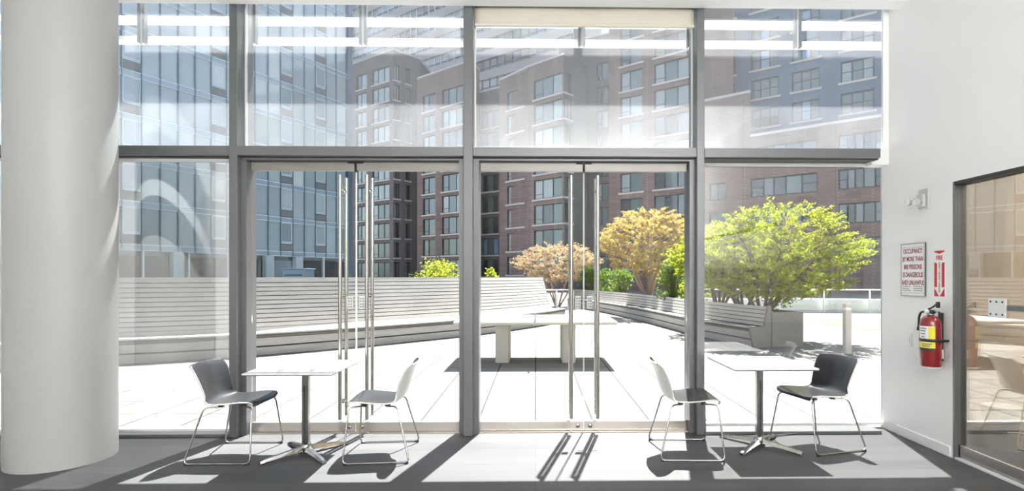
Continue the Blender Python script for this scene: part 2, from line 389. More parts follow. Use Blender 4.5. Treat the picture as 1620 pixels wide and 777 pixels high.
# fixed panes
for i, (x0, x1) in enumerate(BAYS):
    nm = ('bay beside the column', 'left pair of doors', 'right pair of doors', 'bay beside the right wall')[i]
    e = empty('window_%d' % (i + 1), ((x0 + x1) / 2, YG1, TZ1), label='tall upper glass pane above the ' + nm, cat='window', kind='structure')
    w = (x1 - x0) / 2; h = CZ + .40 - TZ1
    b = MB(); b.box((-w, -.006, 0), (w, .006, h), M['glass_upper']); b.build('pane', e)
    b = MB(); b.box((-w, -.012, 0), (w, .012, .012), M['alu_light']); b.box((-w, -.012, .012), (-w + .014, .012, h), M['alu_light']); b.box((w - .014, -.012, .012), (w, .012, h), M['alu_light']); b.build('glazing_bead', e)
for k, i in ((5, 0), (6, 3)):
    x0, x1 = BAYS[i]
    e = empty('window_%d' % k, ((x0 + x1) / 2, YG1 if i == 0 else YG, .05), label='lower glass pane of the bay ' + ('beside the column with curved reflections' if i == 0 else 'beside the right wall'), cat='window', kind='structure')
    w = (x1 - x0) / 2; h = TZ0 - .035 - .05
    b = MB(); b.box((-w, -.006, 0), (w, .006, h), M['glass_low'] if i == 0 else M['glass_right']); b.build('pane', e)

# double glass doors: every leaf hangs on its own pivots
def door_leaf(idx, xh, xm, label):
    """xh hinge edge, xm meeting edge"""
    e = empty('door_%d' % idx, (xh, 5.225, 0), label=label, cat='door', kind='structure')
    s = 1 if xm > xh else -1; w = abs(xm - xh)
    def bx(b, x0, y0, z0, x1, y1, z1, m, bev=0.): b.box((s * x0, y0, z0), (s * x1, y1, z1), m, bev=bev)
    b = MB(); bx(b, .004, -.022, .012, w - .003, .022, .098, M['steel'], .003); o = b.build('bottom_rail', e)
    b = MB(); bx(b, .004, -.022, 2.522, w - .003, .022, 2.604, M['steel_top'], .003); b.build('top_rail', e)
    b = MB(); bx(b, .004, -.006, .098, w - .006, .006, 2.522, M['glass_door']); bx(b, w - .006, -.0062, .098, w - .002, .0062, 2.522, M['glass_edge']); b.build('pane', e)
    b = MB(); xb = w - .127
    for y in (-.085, .085): b.tube([(s * xb, y, .14), (s * xb, y, 2.47)], .0175, M['chrome_bar'], 14)
    hd = b.build('pull_bar', e)
    b = MB()
    for z in (.30, 1.32, 2.33): b.tube([(s * xb, -.07, z), (s * xb, .07, z)], .009, M['chrome'], 10); b.tube([(s * xb, -.016, z), (s * xb, .016, z)], .02, M['chrome'], 14)
    b.build('standoff', hd)
    b = MB(); b.lathe([(.0, -.034), (.016, -.034), (.022, -.028), (.022, -.022)], M['chrome'], (s * (w - .06), 0, .055), 20, 'Y'); b.lathe([(.0, -.037), (.007, -.037), (.007, -.033)], M['gasket'], (s * (w - .06), 0, .055), 12, 'Y'); b.build('floor_lock', e)
    b = MB(); bx(b, w - .085, -.012, 1.19, w - .030, -.006, 1.31, M['fixture'], .002)
    for q in range(4): 
        for p in (0, 1): b.lathe([(.0, -.0145), (.0055, -.0145), (.0055, -.012)], M['gasket'], (s * (w - .068 + p * .022), 0, 1.21 + q * .027), 10, 'Y')
    b.build('lock_plate', e)
    b = MB(); bx(b, w - .075, -.03, 2.590, w - .008, -.02, 2.615, M['gasket'], .002); bx(b, w - .012, -.026, 2.51, w - .003, .026, 2.606, M['gasket']); b.build('top_catch', e)
    b = MB(); b.lathe([(.0, 0), (.016, 0), (.012, .012)], M['chrome'], (s * xb, -.05, 0.0), 14); b.build('door_stop', e)
door_leaf(1, -2.733, -1.7305, 'glass door leaf nearest the column, left of the left pair')
door_leaf(2, -.728, -1.7305, 'glass door leaf against the middle mullion, right of the left pair')
door_leaf(3, -.539, .4695, 'glass door leaf against the middle mullion, left of the right pair')
door_leaf(4, 1.478, .4695, 'glass door leaf beside the right hand chairs, right of the right pair')
for x, w in ((.385, 'left'), (.505, 'right')):
    b = MB(); b.box((-.022, -.012, 0), (.022, .012, .003), M['gasket'], bev=.001)
    tag(b.build('floor_strike', None, (x, 4.63, 0)), 'small dark floor strike plate before the right doors, ' + w + ' one of two', 'floor plate', 'floor strike plates')

# roller shade
e = empty('roller_shade', ((BAYS[2][0] + BAYS[2][1]) / 2, 5.12, CZ + .39), label='cream roller shade drawn down a little above the right pair of doors', cat='shade')
w = (BAYS[2][1] - BAYS[2][0]) / 2 - .012
b = MB(); N = 40; zz = [(0, 0), (-.12, -.004), (-.25, .004), (-.38, .0), (-.50, -.012), (-.525, -.014)]
qf = lambda u: .010 * math.cos(u * 5.8) * math.exp(-abs(u) * 1.2)
vv = [(-w + 2 * w * i / N, y0 + qf(-w + 2 * w * i / N), z0) for i in range(N + 1) for z0, y0 in zz]
b.mesh(vv, [(i * 6 + k, i * 6 + k + 1, (i + 1) * 6 + k + 1, (i + 1) * 6 + k) for i in range(N) for k in range(5)], M['shade'], True)
o = b.build('fabric', e); md = o.modifiers.new('thick', 'SOLIDIFY'); md.thickness = .004
b = MB(); b.box((-w, -.026, -.548), (w, .004, -.522), M['shade'], bev=.006); b.build('hem_bar', e)
b = MB(); b.tube([(-w, .06, -.06), (w, .06, -.06)], .04, M['alu_light'], 16); b.build('roller_tube', e)

# exterior sunshade: two white blades on hanger brackets
e = empty('exterior_sunshade', (0, 5.46, 3.825), label='white two blade sunshade on metal hangers outside the upper glass', cat='sunshade')
for z in (.055, .258):
    for x0, x1 in ((-5.4, -1.05), (-1.05, 3.9)):
        b = MB(); b.box((x0, -.01, z), (x1, .13, z + .035), M['fin'], bev=.008); b.build('blade', e)
centers = [(-3.915), -2.821, -1.727, -.633, .466, 1.565, 2.663]
proto = None
for x in centers:
    if proto is None:
        b = MB(); b.box((-.036, -.065, 0), (-.014, -.012, .72), M['alu'], bev=.003); b.box((.014, -.065, 0), (.036, -.012, .72), M['alu'], bev=.003); b.box((-.016, -.05, .012), (.016, -.014, .72), M['alu_light'])
        proto = b.build('hanger', e, (x, 0, 0))
    else: inst(proto, e, (x, 0, 0))

# side door in the right wall
e = empty('door_5', (WX, 4.385, 0), label='sliding bronze glass door in the right wall', cat='door', kind='structure')
b = MB(); b.box((0, -.02, 0), (.10, 0, DH), M['alu'], bev=.003); b.box((0, -3.185, DH - .03), (.10, -.02, DH), M['gasket']); b.build('door_frame', e)
b = MB(); b.box((.052, -3.18, .115), (.064, -.012, DH - .03), M['bronze']); b.build('pane', e)
b = MB(); b.box((.035, -3.18, .02), (.08, -.03, .118), M['steel'], bev=.004); b.box((.035, -.028, .02), (.08, -.02, .118), M['gasket']); b.build('bottom_rail', e)
b = MB(); b.box((.0, -3.18, 0), (.11, -.02, .014), M['alu_light']); b.build('floor_track', e)
b = MB(); b.box((.040, -.455, 1.19), (.052, -.30, 1.335), M['alu_light'], bev=.003)
for y in (-.43, -.3775, -.325):
    for z in (1.215, 1.31): b.lathe([(0, -.016), (.007, -.016), (.007, -.010)], M['gasket'], (.052, y, z), 12, 'X')
b.build('patch_plate', e)
b = MB(); b.box((.036, -.75, 1.245), (.052, -.475, 1.29), M['bronze']); b.box((.034, -.75, 1.25), (.036, -.475, 1.285), M['alu']); b.build('latch_bar', e)
e = empty('window_7', (WX, 1.19, 0), label='fixed bronze glass panel continuing past the sliding side door', cat='window', kind='structure')
b = MB(); b.box((.052, -4.35, .02), (.064, 0, DH - .03), M['bronze']); b.build('pane', e)
b = MB(); b.box((.03, -4.39, 0), (.10, -4.35, DH), M['alu']); b.box((.03, -4.35, DH - .03), (.10, 0, DH), M['gasket']); b.box((.03, -4.35, 0), (.10, 0, .02), M['alu']); b.build('frame', e)
e = empty('waste_bin', (4.08, 4.62, 0), label='small white waste bin behind the bronze glass door', cat='bin')
b = MB(); b.lathe([(.0, .0), (.125, .0), (.13, .01), (.155, .36), (.16, .372), (.155, .372), (.148, .36), (.12, .02), (.0, .02)], M['signwhite'], n=36); b.build('body', e)
b = MB(); b.tube([(.158 * math.cos(a * math.pi / 18), .158 * math.sin(a * math.pi / 18), .372) for a in range(36)], .006, M['chrome_dark'], 8, closed=True); b.build('rim', e)

# ------------------------------------------------------------------ things on the right wall (local -x points into the room)
RZ = R(180)
def wall_basis(y, z):               # text plane: +x runs to the viewer's right, +y up, facing the room
    return Matrix(((0, 0, -1, 0), (-1, 0, 0, 0), (0, 1, 0, 0), (0, 0, 0, 1)))
WB = wall_basis(0, 0)
def on_wall(u, v, t): return Matrix.Translation((-t, -u, v)) @ WB
# occupancy sign, .31 x .48
e = empty('occupancy_sign', (WX, 4.838, 1.322), label='framed white occupancy limit sign with dark red capitals on the right wall', cat='sign')
b = MB(); b.box((-.012, -.155, 0), (-.001, .155, .483), M['signwhite'], bev=.002); b.build('board', e)
b = MB()
for a, c in (((-.155, 0), (.155, .008)), ((-.155, .475), (.155, .483)), ((-.155, .008), (-.147, .475)), ((.147, .008), (.155, .475))):
    b.box((-.016, a[0], a[1]), (-.0, c[0], c[1]), M['signframe'])
b.box((-.0135, -.14, .443), (-.0115, .14, .446), M['greyink']); b.box((-.0135, -.14, .03), (-.0115, .14, .032), M['greyink']); b.build('frame', e)
for k, (t, xs) in enumerate((('OCCUPANCY', .66), ('BY MORE THAN', .62), ('800 PERSONS', .66), ('IS DANGEROUS', .62), ('AND UNLAWFUL', .62))):
    text_mesh('lettering', t, .060, M['ink'], e, on_wall(0, .410 - k * .072, .0125), xs=xs, bold=.0012)
b = MB()
for r_, z in enumerate((.086, .068, .050)):
    for (u0, u1) in ((-.132, -.03 - .02 * (r_ == 1)), (.01, .125)): b.box((-.0132, -u1, z), (-.0118, -u0, z + .006), M['greyink'])
b.build('fine_print', e)
# fire extinguisher arrow sign, .13 x .405
e = empty('fire_extinguisher_sign', (WX, 4.525, 1.325), label='narrow red and white arrow sign above the fire extinguisher', cat='sign')
b = MB(); b.box((-.004, -.066, 0), (-.0005, .066, .405), M['signwhite'], bev=.001); b.build('board', e)
def flat(b, poly, m, t=.0046):
    b.face([(-t, -u, v) for u, v in poly], m)
b = MB()
flat(b, [(-.058, .388), (0, .370), (.058, .388), (.058, .398), (-.058, .398)], M['signred'])
flat(b, [(-.058, .085), (-.026, .085), (-.026, .29), (-.058, .30)], M['signred'])
flat(b, [(.026, .085), (.058, .085), (.058, .30), (.026, .29)], M['signred'])
flat(b, [(-.058, .008), (-.004, .008), (-.058, .082)], M['signred']); flat(b, [(.004, .008), (.058, .008), (.058, .082)], M['signred'])
b.build('red_ground', e)
text_mesh('lettering', 'FIRE', .052, M['signred'], e, on_wall(0, .335, .0046), xs=.80, bold=.0012)
for k, ch in enumerate('EXTINGUISHER'):
    text_mesh('letter', ch, .026, M['ink'], e, on_wall(0, .288 - k * .0215, .0046), bold=.0006)
# extinguisher
e = empty('fire_extinguisher', (WX - .10, 4.50, .735), label='red fire extinguisher with black hose strapped to the right wall', cat='fire extinguisher')
b = MB(); b.lathe([(.0, .0), (.071, .0), (.077, .008), (.079, .02), (.079, .355), (.075, .385), (.062, .412), (.045, .430), (.026, .438), (.0, .438)], M['red'], n=48); b.build('cylinder', e)
b = MB(); b.lathe([(.0, -.008), (.073, -.008), (.079, -.003), (.079, .008)], M['signwhite'], n=48); b.build('base_ring', e)
b = MB(); b.lathe([(.0, .436), (.028, .436), (.028, .452), (.020, .456), (.020, .480), (.0, .480)], M['chrome_dark'], n=24); b.box((-.016, -.045, .455), (.016, .035, .485), M['black'], bev=.004); b.build('valve', e)
b = MB()
b.tube(fillet([(0, .03, .485), (0, -.02, .505), (0, -.085, .545)], .02), .008, M['black'], 8); b.tube(fillet([(0, .03, .475), (0, -.04, .480), (0, -.10, .47)], .02), .008, M['chrome_dark'], 8)
b.box((-.010, -.10, .505), (.010, -.07, .556), M['black'], bev=.003); b.build('lever', e)
b = MB(); b.lathe([(.0, -.035), (.017, -.035), (.019, -.030), (.019, -.018)], M['signwhite'], (0, .01, .47), 20, 'X'); b.build('gauge', e)
b = MB(); b.tube(fillet([(-.01, .03, .468), (-.02, .085, .462), (-.02, .108, .42), (-.02, .112, .33)], .035, 8), .0095, M['black'], 10); b.tube([(-.02, .112, .335), (-.02, .113, .30)], [.012, .015], M['rubber'], 10); b.build('hose', e)
def patch(b, a0, a1, z0, z1, m, r=.0798, n=10):
    for i in range(n):
        p, q = R(a0 + (a1 - a0) * i / n), R(a0 + (a1 - a0) * (i + 1) / n)
        b.face([(r * math.cos(p), r * math.sin(p), z0), (r * math.cos(q), r * math.sin(q), z0), (r * math.cos(q), r * math.sin(q), z1), (r * math.cos(p), r * math.sin(p), z1)], m, True)
b = MB(); patch(b, 165, 258, .19, .35, M['signwhite']); patch(b, 222, 258, .20, .345, M['yellow'], .0802); patch(b, 165, 258, .165, .215, M['yellow'], .0803); patch(b, 165, 258, .145, .166, M['black'], .0804)
for z, a0, a1 in ((.33, 175, 215), (.31, 172, 210), (.285, 178, 205), (.26, 182, 200), (.235, 175, 212), (.20, 185, 240), (.183, 190, 232)): patch(b, a0, a1, z - .005, z + .004, M['greyink'], .0808)
b.build('paper_label', e)
b = MB(); b.lathe([(.0802, .218), (.0825, .218), (.0825, .243), (.0802, .243)], M['black'], n=40); b.box((.0, -.0825, .22), (.098, -.0795, .24), M['black']); b.box((.0, .0795, .22), (.098, .0825, .24), M['black']); b.build('strap', e)
b = MB(); b.box((.078, -.02, .05), (.099, .02, .46), M['black'], bev=.003); b.build('wall_bracket', e)
b = MB(); b.box((.045, -.082, .08), (.049, -.062, .155), M['signwhite'], bev=.001); tag(b.build('inspection_tag', e), 'white inspection tag')
# emergency light
e = empty('emergency_light', (WX, 4.70, 2.10), label='small emergency light with two lamp heads high on the right wall', cat='emergency light')
b = MB(); b.box((-.018, -.062, -.005), (-.0, .062, .175), M['fixture'], bev=.005); b.build('back_plate', e)
b = MB(); b.box((-.052, -.04, .02), (-.018, .04, .13), M['fixture'], bev=.008); b.build('housing', e)
for y, zz_ in ((.05, .07), (-.04, .055)):
    b = MB(); b.tube([(-.045, y * .6, zz_), (-.075, y, zz_)], .008, M['chrome_dark'], 8)
    b.lathe([(.0, -.04), (.031, -.04), (.036, -.032), (.028, -.002), (.012, .012), (.0, .014)], M['fixture'], (-.085, y, zz_), 24, 'X')
    h = b.build('lamp_head', e)
    b = MB(); b.lathe([(.0, -.047), (.015, -.046), (.029, -.0405)], M['lamp'], (-.085, y, zz_), 24, 'X'); b.build('lens', h)
# blank plate
e = empty('switch_plate', (WX, 4.90, .86), label='blank white switch plate low on the wall left of the extinguisher', cat='switch plate')
b = MB(); b.box((-.007, -.036, 0), (0, .036, .118), M['signwhite'], bev=.003); b.build('cover', e)
b = MB(); b.box((-.012, -.016, .026), (-.007, .016, .092), M['white'], bev=.002); b.build('rocker', e)

# ================================================================== CHAIRS AND TABLES
def make_chair():
    root = empty('shell_chair')
    prof = spline([(.262, .446, .185), (.250, .459, .212), (.205, .466, .232), (.12, .460, .238), (.02, .450, .238), (-.07, .446, .232), (-.135, .456, .224), (-.178, .486, .214), (-.205, .535, .210), (-.226, .60, .216), (-.246, .67, .224), (-.268, .728, .226), (-.290, .765, .218), (-.300, .776, .200)], 56)
    NU = 28; vs = []; fs = []
    for i, p in enumerate(prof):
        s = i / 56
        bk = min(1, max(0, (s - .42) / .22)); bk = bk * bk * (3 - 2 * bk)
        for k in range(NU + 1):
            t = -1 + 2 * k / NU; y = p.z * t
            x = p.x + .052 * bk * t * t * (1.15 - .5 * max(0, s - .7) / .3) + .018 * (1 - bk) * 0
            z = p.y + (.016 * (1 - bk) * t * t) + .012 * bk * (1 - bk) * 4 * t * t
            if s < .2: z -= .014 * (1 - s / .2) * t * t
            x -= (.03 * max(0, (.12 - s) / .12)) * t ** 4
            z -= .012 * max(0, (s - .93) / .07) * t ** 6
            vs.append((x, y, z))
    for i in range(56):
        for k in range(NU):
            a = i * (NU + 1) + k; fs.append((a, a + 1, a + NU + 2, a + NU + 1))
    b = MB(); b.mi(M['shell_in']); b.mi(M['shell_out']); b.mesh(vs, fs, M['shell_in'], True)
    o = b.build('seat_shell', root)
    md = o.modifiers.new('thick', 'SOLIDIFY'); md.thickness = .011; md.offset = CH_OFF; md.material_offset = 1; md.material_offset_rim = 1
    for sy in (1, -1):
        yb, yt = .285 * sy, .205 * sy
        pts = [(.13, yt * .72, .436), (.232, yt * .98, .440), (.262, yb, .010), (-.262, yb, .010), (-.150, yt * .98, .440), (-.06, yt * .72, .430)]
        b = MB(); b.tube(fillet(pts, .045, 7), .0072, M['chrome'], 12)
        b.build('sled_leg', root)
        for x in (.235, -.235):
            b = MB(); b.tube([(x - .02, yb, .007), (x + .02, yb, .007)], .008, M['rubber'], 8); b.build('glide', root)
    for x, z in ((.13, .436), (-.06, .430)):
        b = MB(); b.tube([(x, -.15, z), (x, .15, z)], .0072, M['chrome'], 12); b.build('cross_bar', root)
    for x in (.13, -.06):
        for y in (-.12, .12):
            b = MB(); b.box((x - .022, y - .014, .424), (x + .022, y + .014, .446), M['black'], bev=.004); b.build('seat_clip', root)
    return root
CH_OFF = 1
chair = make_chair()
CH = [(-2.535, 4.60, 0, 'dark shell chair on chrome sled legs, left of the left table by the column'),
      (-1.295, 4.60, 184, 'pale backed shell chair facing the left table from its right side'),
      (1.285, 4.62, -2, 'pale backed shell chair left of the right table, beside the mullion'),
      (2.52, 4.78, 195, 'black shell chair right of the right table, turned towards the camera')]
for i, (x, y, a, lb) in enumerate(CH):
    o = chair if i == 0 else dup_tree(chair)
    o.location = (x, y, 0); o.rotation_euler = (0, 0, R(a)); tag(o, lb, 'chair', 'sled base cafe chairs')

def make_table(spread):
    root = empty('cafe_table'); h = .352
    b = MB(); b.box((-h, -h, .729), (h, h, .742), M['top'], bev=.002); b.build('table_top', root)
    b = MB(); b.box((-h + .004, -h + .004, .722), (h - .004, h - .004, .729), M['edge'], bev=.002); tag(b.build('edge_band', root), 'dark lower edge')
    b = MB(); b.box((-.13, -.13, .712), (.13, .13, .722), M['black'], bev=.003); b.build('mounting_plate', root)
    b = MB(); b.box((-.028, -.028, .05), (.028, .028, .712), M['chrome_dark'], bev=.008); b.box((-.006, -.0286, .10), (.006, -.0280, .58), M['gasket']); b.box((-.006, .0280, .10), (.006, .0286, .58), M['gasket']); b.build('column', root)
    b = MB(); b.lathe([(.0, .03), (.045, .03), (.05, .045), (.044, .075), (.030, .10), (.0, .10)], M['chrome'], n=24); b.build('hub', root)
    for k in range(4):
        a = R(45 + 90 * k); c, s = math.cos(a), math.sin(a); b = MB(); L = spread; rings = []
        for t, w, z0, z1 in ((.02, .030, .032, .075), (.10, .026, .030, .062), (.22, .023, .022, .046), (.33, .021, .012, .032), (L, .019, .006, .022)):
            if t > L: continue
            rings.append([(c * t - s * w, s * t + c * w, z0), (c * t + s * w, s * t - c * w, z0), (c * t + s * w * .6, s * t - c * w * .6, z1), (c * t - s * w * .6, s * t + c * w * .6, z1)])
        for p, q in zip(rings[:-1], rings[1:]):
            for j in range(4): b.face([p[j], p[(j + 1) % 4], q[(j + 1) % 4], q[j]], M['chrome'])
        b.face(rings[0][::-1], M['chrome']); b.face(rings[-1], M['chrome'])
        b.lathe([(.0, 0), (.014, 0), (.014, .012), (.0, .012)], M['rubber'], (c * (L - .02), s * (L - .02), 0), 12); b.build('leg', root)
    return root
t = make_table(.365); t.location = (-1.945, 4.59, 0); tag(t, 'square white cafe table between the two left chairs', 'table', 'square cafe tables')
t2 = dup_tree(t); t2.location = (1.985, 4.735, 0); tag(t2, 'square white cafe table between the two right chairs', 'table', 'square cafe tables')

# ================================================================== THE TERRACE
b = MB(); b.box((-60, YB + .02, -.2), (60, 130, -.012), M['pavers']); struct('ground_terrace', b, 'pale square concrete pavers of the sunny terrace')

# concrete ping pong table
e = empty('ping_pong_table', (.0, 9.70, 0), label='concrete outdoor ping pong table with a steel net on the terrace', cat='ping pong table')
b = MB(); b.box((-1.37, -.7625, .695), (1.37, .7625, .76), M['concrete'], bev=.018); b.build('table_top', e)
for sx in (-1, 1):
    b = MB(); b.box((sx * .46, -.36, -.012), (sx * .70, .36, .695), M['concrete'], bev=.02); b.build('leg', e)
b = MB(); b.box((-.006, -.85, .775), (.006, .85, .905), M['netmetal'], bev=.002)
for y in (-.72, .72): b.box((-.012, y - .02, .76), (.012, y + .02, .80), M['netmetal'], bev=.002)
b.build('net', e)

# ---- slatted benches swept along plan curves
def plan_curve(ctrl, n):
    return [Vector((p.x, p.y)) for p in spline([(a, c, 0) for a, c in ctrl], n)]
def offset_curve(c, o):             # o > 0 is to the left of travel
    out = []
    for i, p in enumerate(c):
        t = (c[min(i + 1, len(c) - 1)] - c[max(i - 1, 0)]).normalized(); out.append(p + Vector((-t.y, t.x)) * o)
    return out
def sweep(b, curve, sec, m, cap=True):
    """sec: closed list of (offset, z), carried along the plan curve"""
    cs = {o: offset_curve(curve, o) for o, _ in sec}; n = len(sec); vs = []; fs = []
    for i in range(len(curve)):
        for o, z in sec: vs.append((cs[o][i].x, cs[o][i].y, z))
    for i in range(len(curve) - 1):
        for k in range(n): fs.append((i * n + k, i * n + (k + 1) % n, (i + 1) * n + (k + 1) % n, (i + 1) * n + k))
    if cap: fs.append(tuple(range(n))[::-1]); fs.append(tuple((len(curve) - 1) * n + k for k in range(n)))
    b.mesh(vs, fs, m)
def board(b, curve, p, q, th, m):   # one board between two profile points
    d = Vector((q[0] - p[0], q[1] - p[1])).normalized(); nrm = Vector((-d.y, d.x)) * th
    sweep(b, curve, [p, q, (q[0] + nrm.x, q[1] + nrm.y), (p[0] + nrm.x, p[1] + nrm.y)], m)
def slat_run(b, curve, p, q, n, gap, th, m):
    P, Q = Vector(p), Vector(q); d = (Q - P); L = d.length; d = d / L; w = (L - gap * (n - 1)) / n
    for k in range(n):
        a = P + d * (k * (w + gap)); c = a + d * w; board(b, curve, (a.x, a.y), (c.x, c.y), th, m)
# long bench: seen face is to the right of travel, the back leans away to the left
LB = plan_curve([(-13.0, 7.6), (-9.5, 8.45), (-7.2, 9.3), (-5.55, 10.15), (-3.95, 11.45), (-2.87, 12.5), (-1.32, 14.2), (.15, 16.4), (.95, 18.1)], 72)
e = empty('slatted_bench', (0, 0, 0), label='long curved slatted timber bench with a high back on the left of the terrace', cat='bench')
b = MB(); slat_run(b, LB, (.52, .50), (.80, 1.455), 11, .018, .022, M['wood']); sweep(b, LB, [(.545, .44), (.83, 1.43), (.87, 1.43), (.585, .44)], M['gap_shade']); b.build('backrest', e)
b = MB(); slat_run(b, LB, (-.06, .40), (.43, .385), 4, .014, .03, M['wood']); slat_run(b, LB, (.44, .392), (.515, .485), 1, .01, .022, M['wood'])
sweep(b, LB, [(-.03, .34), (.58, .34), (.58, .38), (-.03, .38)], M['gap_shade']); b.build('seat', e)
b = MB(); slat_run(b, LB, (.06, .0), (.03, .33), 2, .03, .03, M['wood']); sweep(b, LB, [(.10, -.01), (.5, -.01), (.5, .35), (.10, .35)], M['gap_shade']); b.build('plinth', e)
b = MB(); sweep(b, LB, [(.785, 1.457), (.88, 1.457), (.88, 1.487), (.785, 1.487)], M['wood']); b.build('top_rail', e)
end = LB[-1]; tt = (LB[-1] - LB[-2]).normalized(); nn = Vector((-tt.y, tt.x))
b = MB(); prof = [(-.06, .40), (.0, .0), (.6, .0), (.90, 1.487), (.785, 1.487), (.50, .48), (.42, .41)]
A = [(end.x + nn.x * o + tt.x * .002, end.y + nn.y * o + tt.y * .002, z) for o, z in prof]; B = [(x + tt.x * .03, y + tt.y * .03, z) for x, y, z in A]
b.face(A[::-1], M['wood']); b.face(B, M['wood'])
for k in range(len(A)): b.face([A[k], A[(k + 1) % len(A)], B[(k + 1) % len(A)], B[k]], M['wood'])
b.build('end_panel', e)

# right hand bench along the planter: travel from far to near, seat side is to the right
RB = plan_curve([(1.6, 27.0), (2.55, 24.0), (3.15, 21.2), (3.62, 18.0), (3.92, 15.2), (4.18, 13.2), (4.58, 11.35)], 60)
e = empty('planter_bench', (0, 0, 0), label='low curved slatted bench built along the tree planter on the right of the terrace', cat='bench')
b = MB(); slat_run(b, RB, (.30, .44), (.40, .86), 5, .016, .022, M['wood']); sweep(b, RB, [(.325, .40), (.425, .85), (.45, .85), (.35, .40)], M['gap_shade']); b.build('backrest', e)
b = MB(); slat_run(b, RB, (-.05, .40), (.27, .39), 3, .014, .03, M['wood']); sweep(b, RB, [(-.02, .34), (.34, .34), (.34, .38), (-.02, .38)], M['gap_shade']); b.build('seat', e)
b = MB(); sweep(b, RB, [(.10, -.01), (.34, -.01), (.34, .35), (.10, .35)], M['gap_shade']); slat_run(b, RB, (.06, .0), (.03, .33), 2, .03, .03, M['wood']); b.build('plinth', e)
end = RB[-1]; tt = (RB[-1] - RB[-2]).normalized(); nn = Vector((-tt.y, tt.x))
def at_end(o, z, a): return (end.x + nn.x * o + tt.x * a, end.y + nn.y * o + tt.y * a, z)
def end_board(name, prof, a0, a1, m, par):
    b = MB(); A = [at_end(o, z, a0) for o, z in prof]; B = [at_end(o, z, a1) for o, z in prof]
    b.face(A[::-1], m); b.face(B, m)
    for k in range(len(A)): b.face([A[k], A[(k + 1) % len(A)], B[(k + 1) % len(A)], B[k]], m)
    return b.build(name, par)
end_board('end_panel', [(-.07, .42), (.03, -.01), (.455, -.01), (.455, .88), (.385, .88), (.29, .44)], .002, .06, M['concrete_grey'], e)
e = empty('tree_planter', (0, 0, 0), label='raised grey concrete planter holding the trees behind the low bench', cat='planter')
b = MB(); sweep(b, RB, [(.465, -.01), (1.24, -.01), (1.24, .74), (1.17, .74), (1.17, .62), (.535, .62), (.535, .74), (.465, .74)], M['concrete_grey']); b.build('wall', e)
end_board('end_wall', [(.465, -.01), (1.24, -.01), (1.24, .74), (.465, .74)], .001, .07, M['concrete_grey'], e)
b = MB(); sweep(b, RB, [(.54, .60), (1.165, .60), (1.165, .69), (.54, .69)], M['soil']); tag(b.build('soil', e), kind='stuff')

# bollard light
e = empty('bollard_light', (6.12, 10.45, -.012), label='square concrete bollard light standing between the planter and the lawn', cat='bollard')
b = MB(); b.box((-.06, -.06, 0), (.06, .06, .86), M['concrete'], bev=.01); b.build('post', e)
b = MB(); b.box((-.05, -.05, .86), (.05, .05, .91), M['lamp']); b.build('lens', e)
b = MB(); b.box((-.06, -.06, .91), (.06, .06, .98), M['concrete'], bev=.01); b.build('cap', e)
b = MB(); b.box((9.3, 15.2, -.012), (22, 19.2, .0), M['lawn']); tag(b.build('lawn'), 'pale green lawn patch beyond the bollard', 'lawn', kind='stuff')

# glass railing along the far terrace edge
def railing(name, x0, y0, x1, y1, n, h, label, wall=0.):
    L = math.hypot(x1 - x0, y1 - y0); e = empty(name, (x0, y0, 0), math.atan2(y1 - y0, x1 - x0), label=label, cat='railing')
    b = MB(); b.box((0, -.03, h - .05), (L, .03, h), M['alu_light'], bev=.01); b.build('top_rail', e)
    for k in range(n + 1):
        b = MB(); x = L * k / n; b.box((x - .03, -.03, -.012), (x + .03, .03, h - .05), M['alu_light']); b.build('post', e)
    for k in range(n):
        b = MB(); b.box((L * k / n + .06, -.008, .12), (L * (k + 1) / n - .06, .008, h - .12), M['glass']); b.build('glass_panel', e)
    if wall:
        b = MB(); b.box((0, .25, -.012), (L, .5, wall), M['signwhite']); b.build('curb_wall', e)
railing('glass_railing', 6.8, 23.2, 21.0, 21.0, 8, .98, 'glass railing with white curb behind the green trees on the right', .55)
railing('glass_railing', .2, 24.4, 1.75, 25.1, 2, .92, 'short glass railing past the far end of the high backed bench')
e = empty('utility_cabinet', (-8.35, 19.1, -.012), R(-12), label='grey utility cabinet showing just above the left bench back', cat='cabinet')
b = MB(); b.box((-.42, -.3, 0), (.42, .3, 1.78), M['c_mullion'], bev=.02); b.build('body', e)
b = MB(); b.box((-.45, -.33, 1.78), (.45, .33, 1.80), M['c_mullion'], bev=.008); b.build('lid', e)
b = MB()
for k in range(5): b.box((-.34, -.312, 1.1 + k * .11), (.34, -.30, 1.15 + k * .11), M['winframe'])
b.build('louvre', e)

